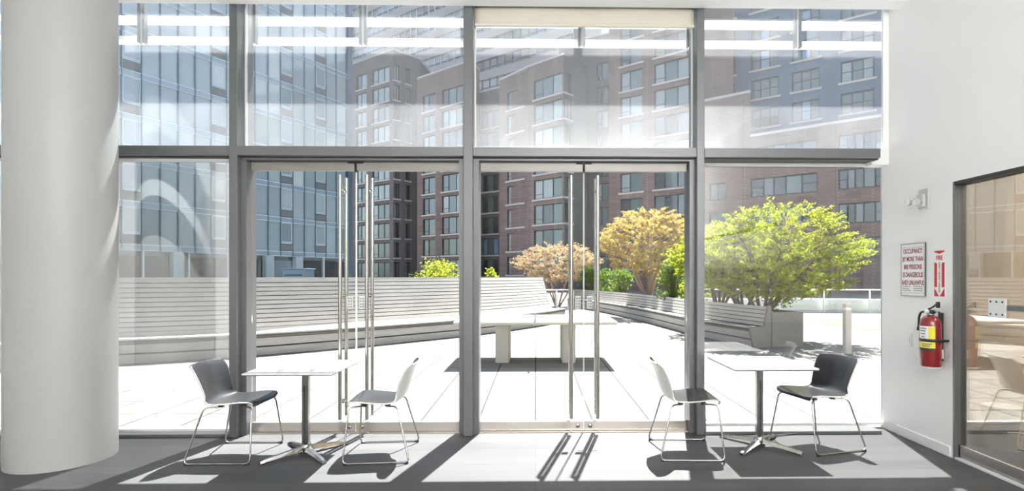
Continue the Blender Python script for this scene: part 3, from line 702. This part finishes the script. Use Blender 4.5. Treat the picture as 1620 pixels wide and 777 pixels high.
# ================================================================== THE BUILDINGS ACROSS THE TERRACE
rnd = random.Random(11)
def V2(p): return Vector((p.x, p.y))
class Face:
    """one upright wall plane between two ground points; s runs from a to b, the room side is -normal*... outward = towards the camera"""
    def __init__(s, a, b):
        s.a = Vector(a); s.b = Vector(b); s.L = (s.b - s.a).length; s.u = (s.b - s.a) / s.L
        n = Vector((s.u.y, -s.u.x)); s.n = n if n.dot(-s.a) > 0 else -n; s.rz = math.atan2(s.u.y, s.u.x)
    def at(s, t, off=0.): return s.a + s.u * t + s.n * off
    def s_px(s, px):                # where a column of the view meets this wall
        lo, hi = -5., s.L + 5.
        f = lambda t: cam_px(*s.at(t)) - px
        a, b = lo, hi; fa = f(a)
        for _ in range(50):
            m = (a + b) / 2; fm = f(m)
            if (fm > 0) == (fa > 0): a, fa = m, fm
            else: b = m
        return (a + b) / 2
def wall_with_holes(b, F, z0, z1, rects, m, dep=.28):
    ss = sorted({0., F.L} | {r[0] for r in rects} | {r[1] for r in rects}); zs = sorted({z0, z1} | {r[2] for r in rects} | {r[3] for r in rects})
    ss = [q for q in ss if 0 <= q <= F.L]; zs = [q for q in zs if z0 <= q <= z1]
    P = lambda t, z, o=0.: (*F.at(t, o), z)
    for i in range(len(ss) - 1):
        for j in range(len(zs) - 1):
            c, d = (ss[i] + ss[i + 1]) / 2, (zs[j] + zs[j + 1]) / 2
            if any(r[0] < c < r[1] and r[2] < d < r[3] for r in rects): continue
            b.face([P(ss[i], zs[j]), P(ss[i + 1], zs[j]), P(ss[i + 1], zs[j + 1]), P(ss[i], zs[j + 1])], m)
    for s0, s1, a, c in rects:
        b.face([P(s0, a), P(s1, a), P(s1, a, -dep), P(s0, a, -dep)], m); b.face([P(s0, c), P(s1, c), P(s1, c, -dep), P(s0, c, -dep)], m)
        b.face([P(s0, a), P(s0, c), P(s0, c, -dep), P(s0, a, -dep)], m); b.face([P(s1, a), P(s1, c), P(s1, c, -dep), P(s1, a, -dep)], m)
def win_data(w, h, layout, panes, frame, n):
    """window in local coordinates: x along the wall, -y outward (n=+1), z up from the sill"""
    b = MB(); f = .10; o = -1 * n
    def bx(x0, x1, z0, z1, d0, d1, m): b.box((x0, d0 * o, z0), (x1, d1 * o, z1), m)
    bx(0, w, 0, f, -.28, -.14, frame); bx(0, w, h - f, h, -.28, -.14, frame); bx(0, f, f, h - f, -.28, -.14, frame); bx(w - f, w, f, h - f, -.28, -.14, frame)
    xs = [0.] + [w * q for q in layout[0]] + [w]
    for x in xs[1:-1]: bx(x - .055, x + .055, f, h - f, -.27, -.15, frame)
    for k in range(len(xs) - 1):
        a, c = xs[k] + .03, xs[k + 1] - .03
        if k in layout[1]:
            zr = h * .26; bx(a, c, zr - .03, zr + .03, -.26, -.16, frame)
        elif k in layout[2]:
            zr = h * .5; bx(a, c, zr - .03, zr + .03, -.26, -.16, frame)
        bx(a, c, f * .9, h - f * .9, -.25, -.21, panes[k % len(panes)])
    return b.data('window')
PSETS = [('p_mid', 'p_mid', 'p_blind'), ('p_blind', 'p_mid', 'p_blind'), ('p_dark', 'p_mid', 'p_mid'), ('p_mid', 'p_dark', 'p_mid'), ('p_blind', 'p_blind', 'p_mid')]
def add_windows(F, parent, cols, zs, h, frame='winframe', psets=PSETS, rnd=rnd, side=None, sill=True, name='window'):
    """cols: (s0, s1, layout); returns the holes"""
    rects = []
    n = 1 if Vector((F.u.y, -F.u.x)).dot(F.n) > 0 else -1
    cache = {}
    for ci, (s0, s1, lay) in enumerate(cols):
        for z in zs:
            k = rnd.randrange(len(psets)); key = (ci, k)
            if key not in cache: cache[key] = win_data(s1 - s0, h, lay, [M[q] for q in psets[k]], M[frame], n)
            o = bpy.data.objects.new(name, cache[key]); COL.objects.link(o); o.parent = parent
            p = F.at(s0); o.location = (p.x, p.y, z); o.rotation_euler = (0, 0, F.rz)
            rects.append((s0, s1, z, z + h))
            if sill and ('s', ci) not in cache:
                b = MB(); b.box((-.2, .0, -.2), (s1 - s0 + .2, -.12 * n, 0), M['stone']); cache[('s', ci)] = b.data('sill')
            if sill:
                q = bpy.data.objects.new('sill', cache[('s', ci)]); COL.objects.link(q); q.parent = o
    return rects
def body(parent, faces, z0, z1, depth, m, mtop=None):
    """closes a building behind its street walls: roof slab and a solid core"""
    pts = [f.a for f in faces] + [faces[-1].b]
    back = [p + Vector((.12, 1)).normalized() * depth for p in (pts[-1], pts[0])]
    ins = [p + Vector((.12, 1)).normalized() * .6 for p in pts]
    b = MB(); b.prism([tuple(p) for p in ins + back], z0, z1 - .02, m, mtop or M['bandgrey']); b.build('core', parent)
    b = MB(); poly = [tuple(p) for p in pts + back]
    b.prism(poly, z1, z1 + .25, M['stone']); b.build('roof', parent)

# --- blue glass tower on the left
G0, G1 = W(192, 37.), W(547, 54.23)
U = (G1 - G0) / 16.; g_a = G0 - U * 4; GF = Face(tuple(g_a), tuple(G0 + U * 16.4)); PW = U.length
tower = empty('glass_tower', (0, 0, 0), label='tall pale blue glass curtain wall tower behind the high backed bench', cat='building')
FL0, FH = 3.76, 3.03
gn = 1 if Vector((GF.u.y, -GF.u.x)).dot(GF.n) > 0 else -1
def gput(o_data, name, t, z, par=tower):
    o = bpy.data.objects.new(name, o_data); COL.objects.link(o); o.parent = par; p = GF.at(t); o.location = (p.x, p.y, z); o.rotation_euler = (0, 0, GF.rz); return o
ucache = {}
def curtain_unit(kinds, mats):
    key = (kinds, mats)
    if key in ucache: return ucache[key]
    b = MB()
    for k in range(2):
        x0 = PW * k + .035; x1 = PW * (k + 1) - .035
        if kinds[k] == 'v':         # operable sash over a louvre
            b.box((x0, .04, .80), (x1, .10, FH - .42), M[mats[k]])
            for a, c in (((x0 + .02, .84), (x1 - .02, .90)), ((x0 + .02, FH - .50), (x1 - .02, FH - .44)), ((x0 + .02, .90), (x0 + .08, FH - .50)), ((x1 - .08, .90), (x1 - .02, FH - .50))):
                b.box((a[0], -.02 * gn, a[1]), (c[0], .04, c[1]), M['c_rail'])
            b.box((x0, -.01, .72), (x1, .06, .80), M['c_rail'])
            b.box((x0, .03, .05), (x1, .10, .72), M['c_mullion'])
        else:
            b.box((x0, .04, .03), (x1, .10, FH - .42), M[mats[k]])
    ucache[key] = b.data('curtain_window'); return ucache[key]
b = MB(); b.box((-.0, 0, 0), (PW - .07, -.05 * gn, .55), M['c_vent'])
for k in range(7): b.box((.0, -.05 * gn, .03 + k * .075), (PW - .07, -.075 * gn, .065 + k * .075), M['c_vent'])
ventd = b.data('vent_grille')
NPAN = 20; vents = {4, 9, 14, 17}   # panel numbers that carry louvres
for u in range(NPAN // 2):
    for fl in range(0, 9):
        d = DEP(*GF.at(PW * (2 * u + 1)))
        if ZH(5, d) < FL0 + FH * fl - .3: continue
        kinds = ''.join('v' if (2 * u + k) in vents else 'p' for k in range(2))
        pick = lambda: rnd.choice(['c_light', 'c_light', 'c_mid', 'c_mid', 'c_light', 'c_mid', 'c_white', 'c_light'] if fl > 1 else ['c_light', 'c_mid', 'c_mid', 'c_light', 'c_mid', 'c_mid', 'c_light', 'c_mid', 'c_open', 'c_dark', 'c_mid'])
        mats = (pick(), pick())
        cu = gput(curtain_unit(kinds, mats), 'curtain_window', PW * 2 * u, FL0 + FH * fl)
        for k in range(2):
            if kinds[k] == 'v':
                v = bpy.data.objects.new('vent_grille', ventd); COL.objects.link(v); v.parent = cu; v.location = (PW * k + .035, 0, .10)
b = MB(); b.box((0, .05, -.30), (GF.L, .12, 0), M['c_spandrel']); b.box((0, -.04 * gn, -.02), (GF.L, .12, .04), M['c_rail']); b.box((0, -.04 * gn, -.42), (GF.L, .12, -.37), M['c_rail']); b.box((0, -.02, -.37), (GF.L, .1, -.02), M['c_spandrel'])
sp = b.data('floor_band')
for fl in range(0, 10): gput(sp, 'floor_band', 0, FL0 + FH * fl)
b = MB(); b.box((-.028, -.09 * gn, 0), (.028, .12, FH * 9 + .5), M['c_mullion']); mu = b.data('mullion')
for k in range(NPAN + 1): gput(mu, 'mullion', PW * k, FL0 - .4)
b = MB(); b.box((0, -.12, -.5), (.55, .3, FH * 9 + 4), M['c_mullion']); gput(b.data('corner_post'), 'corner_post', GF.L - .3, -.1)
# lobby floor under the curtain wall
for k in range(8):
    b = MB(); w = GF.L / 8; mm = M['c_open'] if k not in (0, 5) else M['c_dark']
    b.box((.06, .3, 0), (w - .06, .4, 3.0), mm); b.box((0, .1, 0), (.12, .35, 3.34), M['c_rail']); b.box((.06, .25, .9), (w - .06, .32, .96), M['c_rail'])
    gput(b.data('lobby_window'), 'lobby_window', w * k, .0)
for k in (1.2, 6.6, 12.7, 15.1):
    b = MB(); b.box((0, -.3, 0), (.75, .2, 3.34), M['c_light']); gput(b.data('lobby_column'), 'lobby_column', PW * k, 0)
bk = [GF.at(0, -.5), GF.at(GF.L - .05, -.5), GF.at(GF.L - .05, -14), GF.at(0, -14)]
b = MB(); b.prism([tuple(p) for p in bk], -.1, FL0 + FH * 9, M['c_dark']); b.build('core', tower)

# --- brick blocks; floors every three metres
def zs_from(base, n, step=2.95): return [base + step * k for k in range(n)]
L2 = ([.42], {0}, set()); L3 = ([.3, .66], {0}, set()); L1 = ([.5], set(), set()); LC = ([.34, .67], set(), {0, 1, 2}); LR = ([.2, .36, .54, .78], set(), {0, 4})
def pier_bands(b, F, rects, z1, mat): pass

# block A: corner block with white framed bay windows
eA = empty('brick_corner_block', (0, 0, 0), label='grey brown brick corner block with stacked corner windows beside the glass tower', cat='building')
FA1 = Face(tuple(W(546, 86.5)), tuple(W(622, 80))); FA2 = Face(tuple(W(622, 80)), tuple(W(664, 83.6)))
zA = 35.3
zsA = zs_from(1.4, 11)
c1 = [(FA1.s_px(564), FA1.s_px(580), L2), (FA1.s_px(589), FA1.s_px(616), L3)]
rA = add_windows(FA1, eA, c1, zsA, 2.3, psets=[('p_blind', 'p_blind', 'p_blind'), ('p_mid', 'p_blind', 'p_blind'), ('p_blind', 'p_mid', 'p_mid')])
rA2 = add_windows(FA2, eA, [(FA2.s_px(624), FA2.s_px(632), L1), (FA2.s_px(642), FA2.s_px(649), L1)], zsA, 2.3)
b = MB(); wall_with_holes(b, FA1, -.1, zA, rA, M['brick_grey']); wall_with_holes(b, FA2, -.1, zA, rA2, M['brick_grey']); b.build('wall', eA)
body(eA, [FA1, FA2], -.1, zA, 7, M['brick_grey'])
# block B
eB = empty('brick_block', (0, 0, 0), label='dark red brick block with wide windows left of the middle mullion', cat='building')
FB = Face(tuple(W(660, 78)), tuple(W(748, 71.2))); zB = 30.2; zsB = zs_from(1.5, 9)
rB = add_windows(FB, eB, [(FB.s_px(669), FB.s_px(688.5), L2), (FB.s_px(699), FB.s_px(732), L3)], zsB, 2.35)
b = MB(); wall_with_holes(b, FB, -.1, zB, rB, M['brick']); b.build('wall', eB); body(eB, [FB], -.1, zB, 4., M['brick'])
# recess between B and C
eR = empty('recessed_block', (0, 0, 0), label='shaded dark brick recess with blue windows right of the middle mullion', cat='building')
FR = Face(tuple(W(742, 77)), tuple(W(798, 73.5))); zR = 27.5
rR = add_windows(FR, eR, [(FR.s_px(763), FR.s_px(788), L3)], zs_from(1.6, 8), 2.3, psets=[('p_blue', 'p_mid', 'p_blue'), ('p_mid', 'p_blue', 'p_mid'), ('p_dark', 'p_mid', 'p_dark')])
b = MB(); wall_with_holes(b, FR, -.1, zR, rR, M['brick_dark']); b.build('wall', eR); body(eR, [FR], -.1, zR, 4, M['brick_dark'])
# block C with projecting bays
eC = empty('bay_window_block', (0, 0, 0), label='red brick block with stacked projecting bay windows behind the tan tree', cat='building')
FC = Face(tuple(W(790, 71)), tuple(W(842, 66.9))); zC = 27.4; zsC = zs_from(1.75, 8, 3.05)
p0 = FC.at(FC.L); pn = FC.n * .7
FC2 = Face(tuple(p0 + pn), tuple(W(892, 62.6))); cside = (Vector((-FC.u.y, FC.u.x)) if Vector((-FC.u.y, FC.u.x)).dot(FC.n) < 0 else -Vector((-FC.u.y, FC.u.x)))
FC3 = Face(tuple(FC2.b), tuple(FC2.b - FC2.n * 4.5))
rC = add_windows(FC, eC, [(FC.s_px(802), FC.s_px(829), L2)], zsC, 2.35)
rC2 = add_windows(FC2, eC, [(FC2.s_px(844.5), FC2.L - .25, L3)], zsC, 2.35)
rC3 = add_windows(FC3, eC, [(.25, 1.5, L1)], zsC, 2.35)
b = MB(); wall_with_holes(b, FC, -.1, zC, rC, M['brick']); wall_with_holes(b, FC2, -.1, zC, rC2, M['brick']); wall_with_holes(b, FC3, -.1, zC, rC3, M['brick_dark'])  # the bay's side wall takes the brick darkened for shade
b.face([(*FC.b, -.1), (*FC2.a, -.1), (*FC2.a, zC), (*FC.b, zC)], M['brick']); b.build('wall', eC)
body(eC, [FC, FC2], -.1, zC, 2.5, M['brick'])
# recess between C and E
eD = empty('shaded_block', (0, 0, 0), label='dark shaded brick recess with grey windows behind the right door handles', cat='building')
FD = Face(tuple(W(884, 69.5)), tuple(W(963.5, 66.2))); zD = 31.5
rD = add_windows(FD, eD, [(FD.s_px(903), FD.s_px(926), L3), (FD.s_px(944), FD.s_px(962), L2)], zs_from(1.9, 9, 3.0), 2.2, sill=False)
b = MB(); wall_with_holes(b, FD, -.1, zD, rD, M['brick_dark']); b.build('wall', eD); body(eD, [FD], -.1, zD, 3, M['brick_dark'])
# block E
eE = empty('brick_apartment_block', (0, 0, 0), label='tall brown red brick apartment block behind the golden tree', cat='building')
FE = Face(tuple(W(964, 63)), tuple(W(1160, 54.4))); zE = 34.5
rE = add_windows(FE, eE, [(FE.s_px(981.5), FE.s_px(1016.5), L2), (FE.s_px(1035), FE.s_px(1091), L3)], zs_from(2.4, 11, 2.92), 2.2)
b = MB(); wall_with_holes(b, FE, -.1, zE, rE, M['brick']); b.build('wall', eE); body(eE, [FE], -.1, zE, 2.5, M['brick'])
# low red brick building on the right
eF = empty('low_brick_building', (0, 0, 0), label='low red brick building with long ribbon windows behind the green trees', cat='building')
FF = Face(tuple(W(1105, 55)), tuple(W(1460, 43.6))); zF = 15.0; s1 = FF.s_px(1187)
FF1 = Face(tuple(FF.a), tuple(FF.at(s1))); FF2 = Face(tuple(FF.at(s1)), tuple(FF.b))
zsF = [3.15, 6.15, 9.15]
psF = [('p_mid', 'p_dark', 'p_mid', 'p_dark'), ('p_dark', 'p_mid', 'p_dark', 'p_mid'), ('p_dark', 'p_dark', 'p_mid', 'p_mid')]
rF1 = add_windows(FF1, eF, [(FF1.s_px(1122), FF1.s_px(1147.5), L1)], zsF, 1.75, psets=[('p_dark', 'p_dark')], sill=False)
q = lambda px: FF2.s_px(px)
rF2 = add_windows(FF2, eF, [(.02, q(1293), LR), (q(1326), q(1402), LR)], zsF + [12.15], 1.78, psets=psF, sill=False)
b = MB(); wall_with_holes(b, FF1, -.1, 19.3, rF1, M['brick'], .2); wall_with_holes(b, FF2, -.1, zF, rF2, M['brick'], .2); b.build('wall', eF)
for F_, a, c in ((FF1, FF1.s_px(1152), FF1.s_px(1176)), (FF2, q(1295), q(1322))):
    p = F_.at(a); b = MB(); b.box((0, -.14 if Vector((F_.u.y, -F_.u.x)).dot(F_.n) > 0 else .14, -.1), (c - a, 0, 19 if F_ is FF1 else zF), M['brick']); o = b.build('pier', eF, (p.x, p.y, 0), F_.rz)
for z in zsF:
    for a, c in ((1262, 1284), (1338, 1362)):
        p = FF2.at(q(a)); sg = -1 if Vector((FF2.u.y, -FF2.u.x)).dot(FF2.n) > 0 else 1
        b = MB(); b.box((0, .05 * sg, z - .75), (q(c) - q(a), 0, z - .22), M['brick_dark'])
        for k in range(5): b.box((0, .09 * sg, z - .73 + k * .1), (q(c) - q(a), .05 * sg, z - .68 + k * .1), M['brick'])
        b.build('vent_panel', eF, (p.x, p.y, 0), FF2.rz)
body(eF, [FF1], -.1, 19.3, 1.1, M['brick']); body(eF, [FF2], -.1, zF, 4, M['brick'])
# slate coloured tower above it
eS = empty('slate_apartment_tower', (0, 0, 0), label='slate blue apartment tower with triple sash windows at the upper right', cat='building')
FS = Face(tuple(W(1100, 60.5)), tuple(W(1480, 47.5))); zS = 33.
q = lambda px: FS.s_px(px)
rS = add_windows(FS, eS, [(q(1127), q(1163), LC), (q(1188), q(1232), LC), (q(1253), q(1297), LC), (q(1330), q(1383), LC)], [20.4 - .2 - 3.06, 20.2, 23.26, 26.3, 29.4], 2.0,
                 psets=[('p_blind', 'p_mid', 'p_blind'), ('p_mid', 'p_mid', 'p_mid'), ('p_mid', 'p_blue', 'p_mid')])
b = MB(); wall_with_holes(b, FS, -.1, zS, rS, M['slate'], .2); b.build('wall', eS); body(eS, [FS], -.1, zS, 8, M['slate'])
# banded tower behind the brick blocks
eT = empty('banded_tower', (0, 0, 0), label='tall tower with grey floor bands and ribbon windows rising behind the brick blocks', cat='building')
FT = Face(tuple(W(535, 112)), tuple(W(905, 79))); zT = 60.
tn = 1 if Vector((FT.u.y, -FT.u.x)).dot(FT.n) > 0 else -1
for k in range(5, 17):
    z = 1.0 + 3.3 * k
    nb = 9; w = FT.L / nb
    for j in range(nb):
        b = MB(); x = 0.; b.box((0, .1, 0), (w, .2, 1.9), M[rnd.choice(['p_blind', 'p_mid', 'p_blind', 'p_blue', 'p_dark'])])
        for t_ in range(5): b.box((w * t_ / 4 - .06, -.05 * tn, 0), (w * t_ / 4 + .06, .15, 1.9), M['winframe_white'] if j < 6 else M['winframe'])
        b.box((0, -.05 * tn, .5), (w, .1, .58), M['winframe'])
        p = FT.at(w * j); b.build('ribbon_window', eT, (p.x, p.y, z + 1.4), FT.rz)
    b = MB(); b.box((0, -.2 * tn, 0), (FT.L, .3, 1.4), M['bandgrey']); p = FT.a; b.build('floor_band', eT, (p.x, p.y, z), FT.rz)
bk = [FT.at(0, -.4), FT.at(FT.L, -.4), FT.at(FT.L, -9), FT.at(0, -9)]
b = MB(); b.prism([tuple(p) for p in bk], -.1, zT, M['bandgrey']); b.build('core', eT)

# ================================================================== TREES AND SHRUBS
def leaves(b, r_, pts, m, size, spread):
    for p in pts:
        c = p + Vector((r_.gauss(0, spread), r_.gauss(0, spread), r_.gauss(0, spread * .6)))
        e_ = Euler((r_.uniform(-1., 1.), r_.uniform(-1., 1.), r_.uniform(0, 6.28))); s_ = size * r_.uniform(.7, 1.35)
        mt = e_.to_matrix(); a = mt @ Vector((s_, 0, 0)); d = mt @ Vector((0, s_ * .45, 0)); n_ = mt @ Vector((0, 0, s_ * .12))
        b.face([c - a, c - d + n_, c + a, c + d + n_], m)
def tree(name, base, stems, spread, crown, zc, n_sprays, per, leaf, bark, size, seed, label, group, sr=.045, flat_=.35, rise=.25, tw=.006, lean=0.):
    """vase shaped multi-stem tree. crown = half sizes (x, y, z) round the height zc"""
    r_ = random.Random(seed); root = empty(name, base, label=label, cat='tree', group=group)
    tips = []
    nodes = []
    for k in range(stems):
        a = 2 * math.pi * (k + r_.uniform(-.25, .25)) / stems
        rr = r_.uniform(.45, .8)
        top = Vector((lean * .8 + math.cos(a) * crown[0] * rr, math.sin(a) * crown[1] * rr, zc + crown[2] * r_.uniform(-.1, .5)))
        p0 = Vector((math.cos(a) * .07 * spread, math.sin(a) * .07 * spread, -.05))
        m1 = p0.lerp(top, .3) + Vector((r_.gauss(0, .06), r_.gauss(0, .06), .12)); m2 = p0.lerp(top, .65) + Vector((r_.gauss(0, .1), r_.gauss(0, .1), .05))
        c = spline([tuple(p0), tuple(m1), tuple(m2), tuple(top)], 14)
        b = MB(); b.tube(c, [sr * (1 - .75 * i / 14) for i in range(15)], M[bark], 8); b.build('stem', root)
        nodes += c[5:]
    bb = MB(); lb = MB()
    for k in range(n_sprays):
        while True:
            v = Vector((r_.uniform(-1, 1), r_.uniform(-1, 1), r_.uniform(-1, 1)))
            if .25 < v.length < 1: break
        v = v * (v.length ** -.35)
        p = Vector((lean + v.x * crown[0], v.y * crown[1], zc + v.z * crown[2] * (1. - .35 * (abs(v.x) > .7))))
        nb = min(nodes, key=lambda q: (q - p).length + .5 * max(0, q.z - p.z + .1))
        mid = nb.lerp(p, .5) + Vector((r_.gauss(0, .05), r_.gauss(0, .05), -.04))
        c = spline([tuple(nb), tuple(mid), tuple(p)], 5)
        bb.tube(c, [tw * 1.6 * (1 - .8 * i / 5) for i in range(6)], M[bark], 4, caps=False)
        dr = Vector((v.x, v.y, rise)).normalized(); L = r_.uniform(.16, .42) * crown[0] * .55
        seq = []
        for j in range(per):
            t_ = j / per; seq.append(p + dr * L * (t_ - .45) + Vector((0, 0, -flat_ * .1 * (t_ - .4) ** 2)))
        leaves(lb, r_, seq, M[leaf], size, size * .95)
    bb.build('twigs', root); o = lb.build('crown', root); o['kind'] = 'stuff'
    return root
def at_px(px, d, z=0.): p = W(px, d); return (p.x, p.y, z)
GR = 'green trees in the planter'
tree('small_tree', (5.20, 12.2, .67), 7, 1, (2.0, 1.25, 1.12), 1.36, 600, 46, 'leaf_green', 'bark', .034, 5, 'bright green multi stem tree at the near end of the planter', GR, lean=.35)
tree('small_tree', (5.05, 13.0, .67), 6, 1, (1.35, 1.2, .85), 1.35, 300, 46, 'leaf_green', 'bark', .037, 6, 'green tree second from the near end of the planter', GR)
tree('small_tree', (4.90, 14.3, .67), 6, 1, (1.35, 1.2, .85), 1.35, 280, 46, 'leaf_green', 'bark', .04, 8, 'green tree just right of the right mullion, third along the planter', GR)
tree('golden_tree', at_px(1026, 20.5, .68), 7, 1, (1.95, 1.5, 1.25), 2.15, 560, 46, 'leaf_yellow', 'bark_pale', .042, 15, 'golden yellow budding tree seen through the rightmost door leaf', 'budding trees')
tree('golden_tree', at_px(882, 27., .0), 6, 1, (2.2, 1.6, 1.0), 2.2, 420, 34, 'leaf_tan', 'bark_pale', .046, 23, 'low tan budding tree behind the end of the high backed bench', 'budding trees')
def shrub(px, d, z0, hw, h, leaf, seed, label, n=70, size=.05, cat='shrub'):
    r_ = random.Random(seed); root = empty('leafy_shrub', at_px(px, d, z0), label=label, cat=cat, group='shrubs behind the benches')
    lb = MB(); sb = MB()
    for k in range(n):
        a = r_.uniform(0, 6.28); q_ = math.sqrt(r_.random()); z = r_.uniform(.05, 1) ** .8; sc = math.sqrt(max(.05, 1 - z * z * .8))
        p = Vector((math.cos(a) * q_ * hw * sc, math.sin(a) * q_ * hw * sc, z * h))
        sb.tube([(p.x * .1, p.y * .1, 0), tuple(p * .5 + Vector((0, 0, .05))), tuple(p)], [.010, .007, .003], M['bark'], 4, caps=False)
        leaves(lb, r_, [p] * 18, M[leaf], size, hw * .16)
    sb.build('stems', root); o = lb.build('foliage', root); o['kind'] = 'stuff'
shrub(693, 21., 0, 1.05, 2.05, 'leaf_green', 31, 'pale green shrub showing above the middle of the high bench back', 170, .055)
shrub(778, 22., 0, .36, 1.85, 'leaf_green', 32, 'small green shrub above the bench back beside the middle mullion', 60, .055)
shrub(935, 26.4, .66, .6, 1.34, 'leaf_dark', 33, 'green shrub standing behind the right door handles', 70, .07)
shrub(983, 24.5, 0, .62, 1.85, 'leaf_dark', 34, 'round green shrub left of the golden tree trunks', 70, .06)
shrub(955, 27.5, 0, .6, 1.90, 'leaf_dark', 37, 'green shrub behind the rightmost pull bar', 50, .07)
shrub(1064, 17.2, .68, .52, 1.35, 'leaf_dark', 35, 'green shrub right of the golden tree trunks', 90, .05)
shrub(1100, 16.2, .68, .5, 1.15, 'leaf_green', 36, 'green shrub partly behind the right mullion', 60, .05)

# ================================================================== LIGHT, SKY, CAMERA
AZ, EL = R(14.0), R(61.6)
sd = Vector((math.sin(AZ) * math.cos(EL), math.cos(AZ) * math.cos(EL), math.sin(EL)))
L = bpy.data.lights.new('sun', 'SUN'); L.energy = SUN_E; L.angle = R(.53); L.color = (1., .965, .91)
o = bpy.data.objects.new('sun', L); COL.objects.link(o); o.rotation_euler = (-sd).to_track_quat('-Z', 'Y').to_euler(); o.location = (10, 40, 60)
wd = bpy.data.worlds.new('sky'); SC.world = wd; wd.use_nodes = True; nt = wd.node_tree; nt.nodes.clear()
out = nt.nodes.new('ShaderNodeOutputWorld'); bg = nt.nodes.new('ShaderNodeBackground'); sk = nt.nodes.new('ShaderNodeTexSky')
sk.sky_type = 'NISHITA'; sk.sun_disc = False; sk.sun_elevation = EL; sk.sun_rotation = AZ; sk.dust_density = 2.0; sk.air_density = 1.0
hs = nt.nodes.new('ShaderNodeHueSaturation'); hs.inputs['Saturation'].default_value = .62
nt.links.new(sk.outputs[0], hs.inputs['Color']); nt.links.new(hs.outputs[0], bg.inputs[0]); bg.inputs[1].default_value = SKY_E; nt.links.new(bg.outputs[0], out.inputs[0])
# added unseen fill lights facing up, brightening the lobby off its ceiling
def up_fill(x, y, sx, sy, power):
    A = bpy.data.lights.new('up_fill_light', 'AREA'); A.shape = 'RECTANGLE'; A.size = sx; A.size_y = sy; A.energy = power; A.color = (1, .985, .96)
    o = bpy.data.objects.new('up_fill_light', A); COL.objects.link(o); o.location = (x, y, 1.75); o.rotation_euler = (math.pi, 0, 0)
for x, y in ((.7, -1.9), (2.6, -1.9), (.7, -3.7), (2.6, -3.7), (.7, -5.6), (2.6, -5.6)): up_fill(x, y, 1.7, 1.7, UP_FILL)
A = bpy.data.lights.new('side_room_fill', 'AREA'); A.size = 1.0; A.energy = SIDE_FILL; A.color = (1, .93, .82)  # added fill light that brightens the side room
o = bpy.data.objects.new('side_room_fill', A); COL.objects.link(o); o.location = (5.0, 2.6, 3.9)

cam = bpy.data.cameras.new('camera'); cam.sensor_width = 36; cam.lens = FPX / 1620 * 36; cam.clip_end = 500
cam.shift_x = -(CX - 810) / 1620; cam.shift_y = (CY - 388.5) / 1620
co = bpy.data.objects.new('camera', cam); COL.objects.link(co); co.location = (0, 0, EYE); co.rotation_euler = (R(90), 0, -YAW); SC.camera = co
vs = SC.view_settings; SC.display_settings.display_device = 'sRGB'; vs.view_transform = 'Standard'; vs.look = 'None'; vs.exposure = EXPO; vs.gamma = 1; vs.use_curve_mapping = False
cy = SC.cycles; cy.use_denoising = True; cy.denoiser = 'OPENIMAGEDENOISE'; cy.max_bounces = 10; cy.diffuse_bounces = 5; cy.glossy_bounces = 5; cy.transparent_max_bounces = 24
cy.transmission_bounces = 8; cy.caustics_reflective = False; cy.caustics_refractive = False; cy.sample_clamp_indirect = 6.; cy.use_adaptive_sampling = True; cy.adaptive_threshold = .015
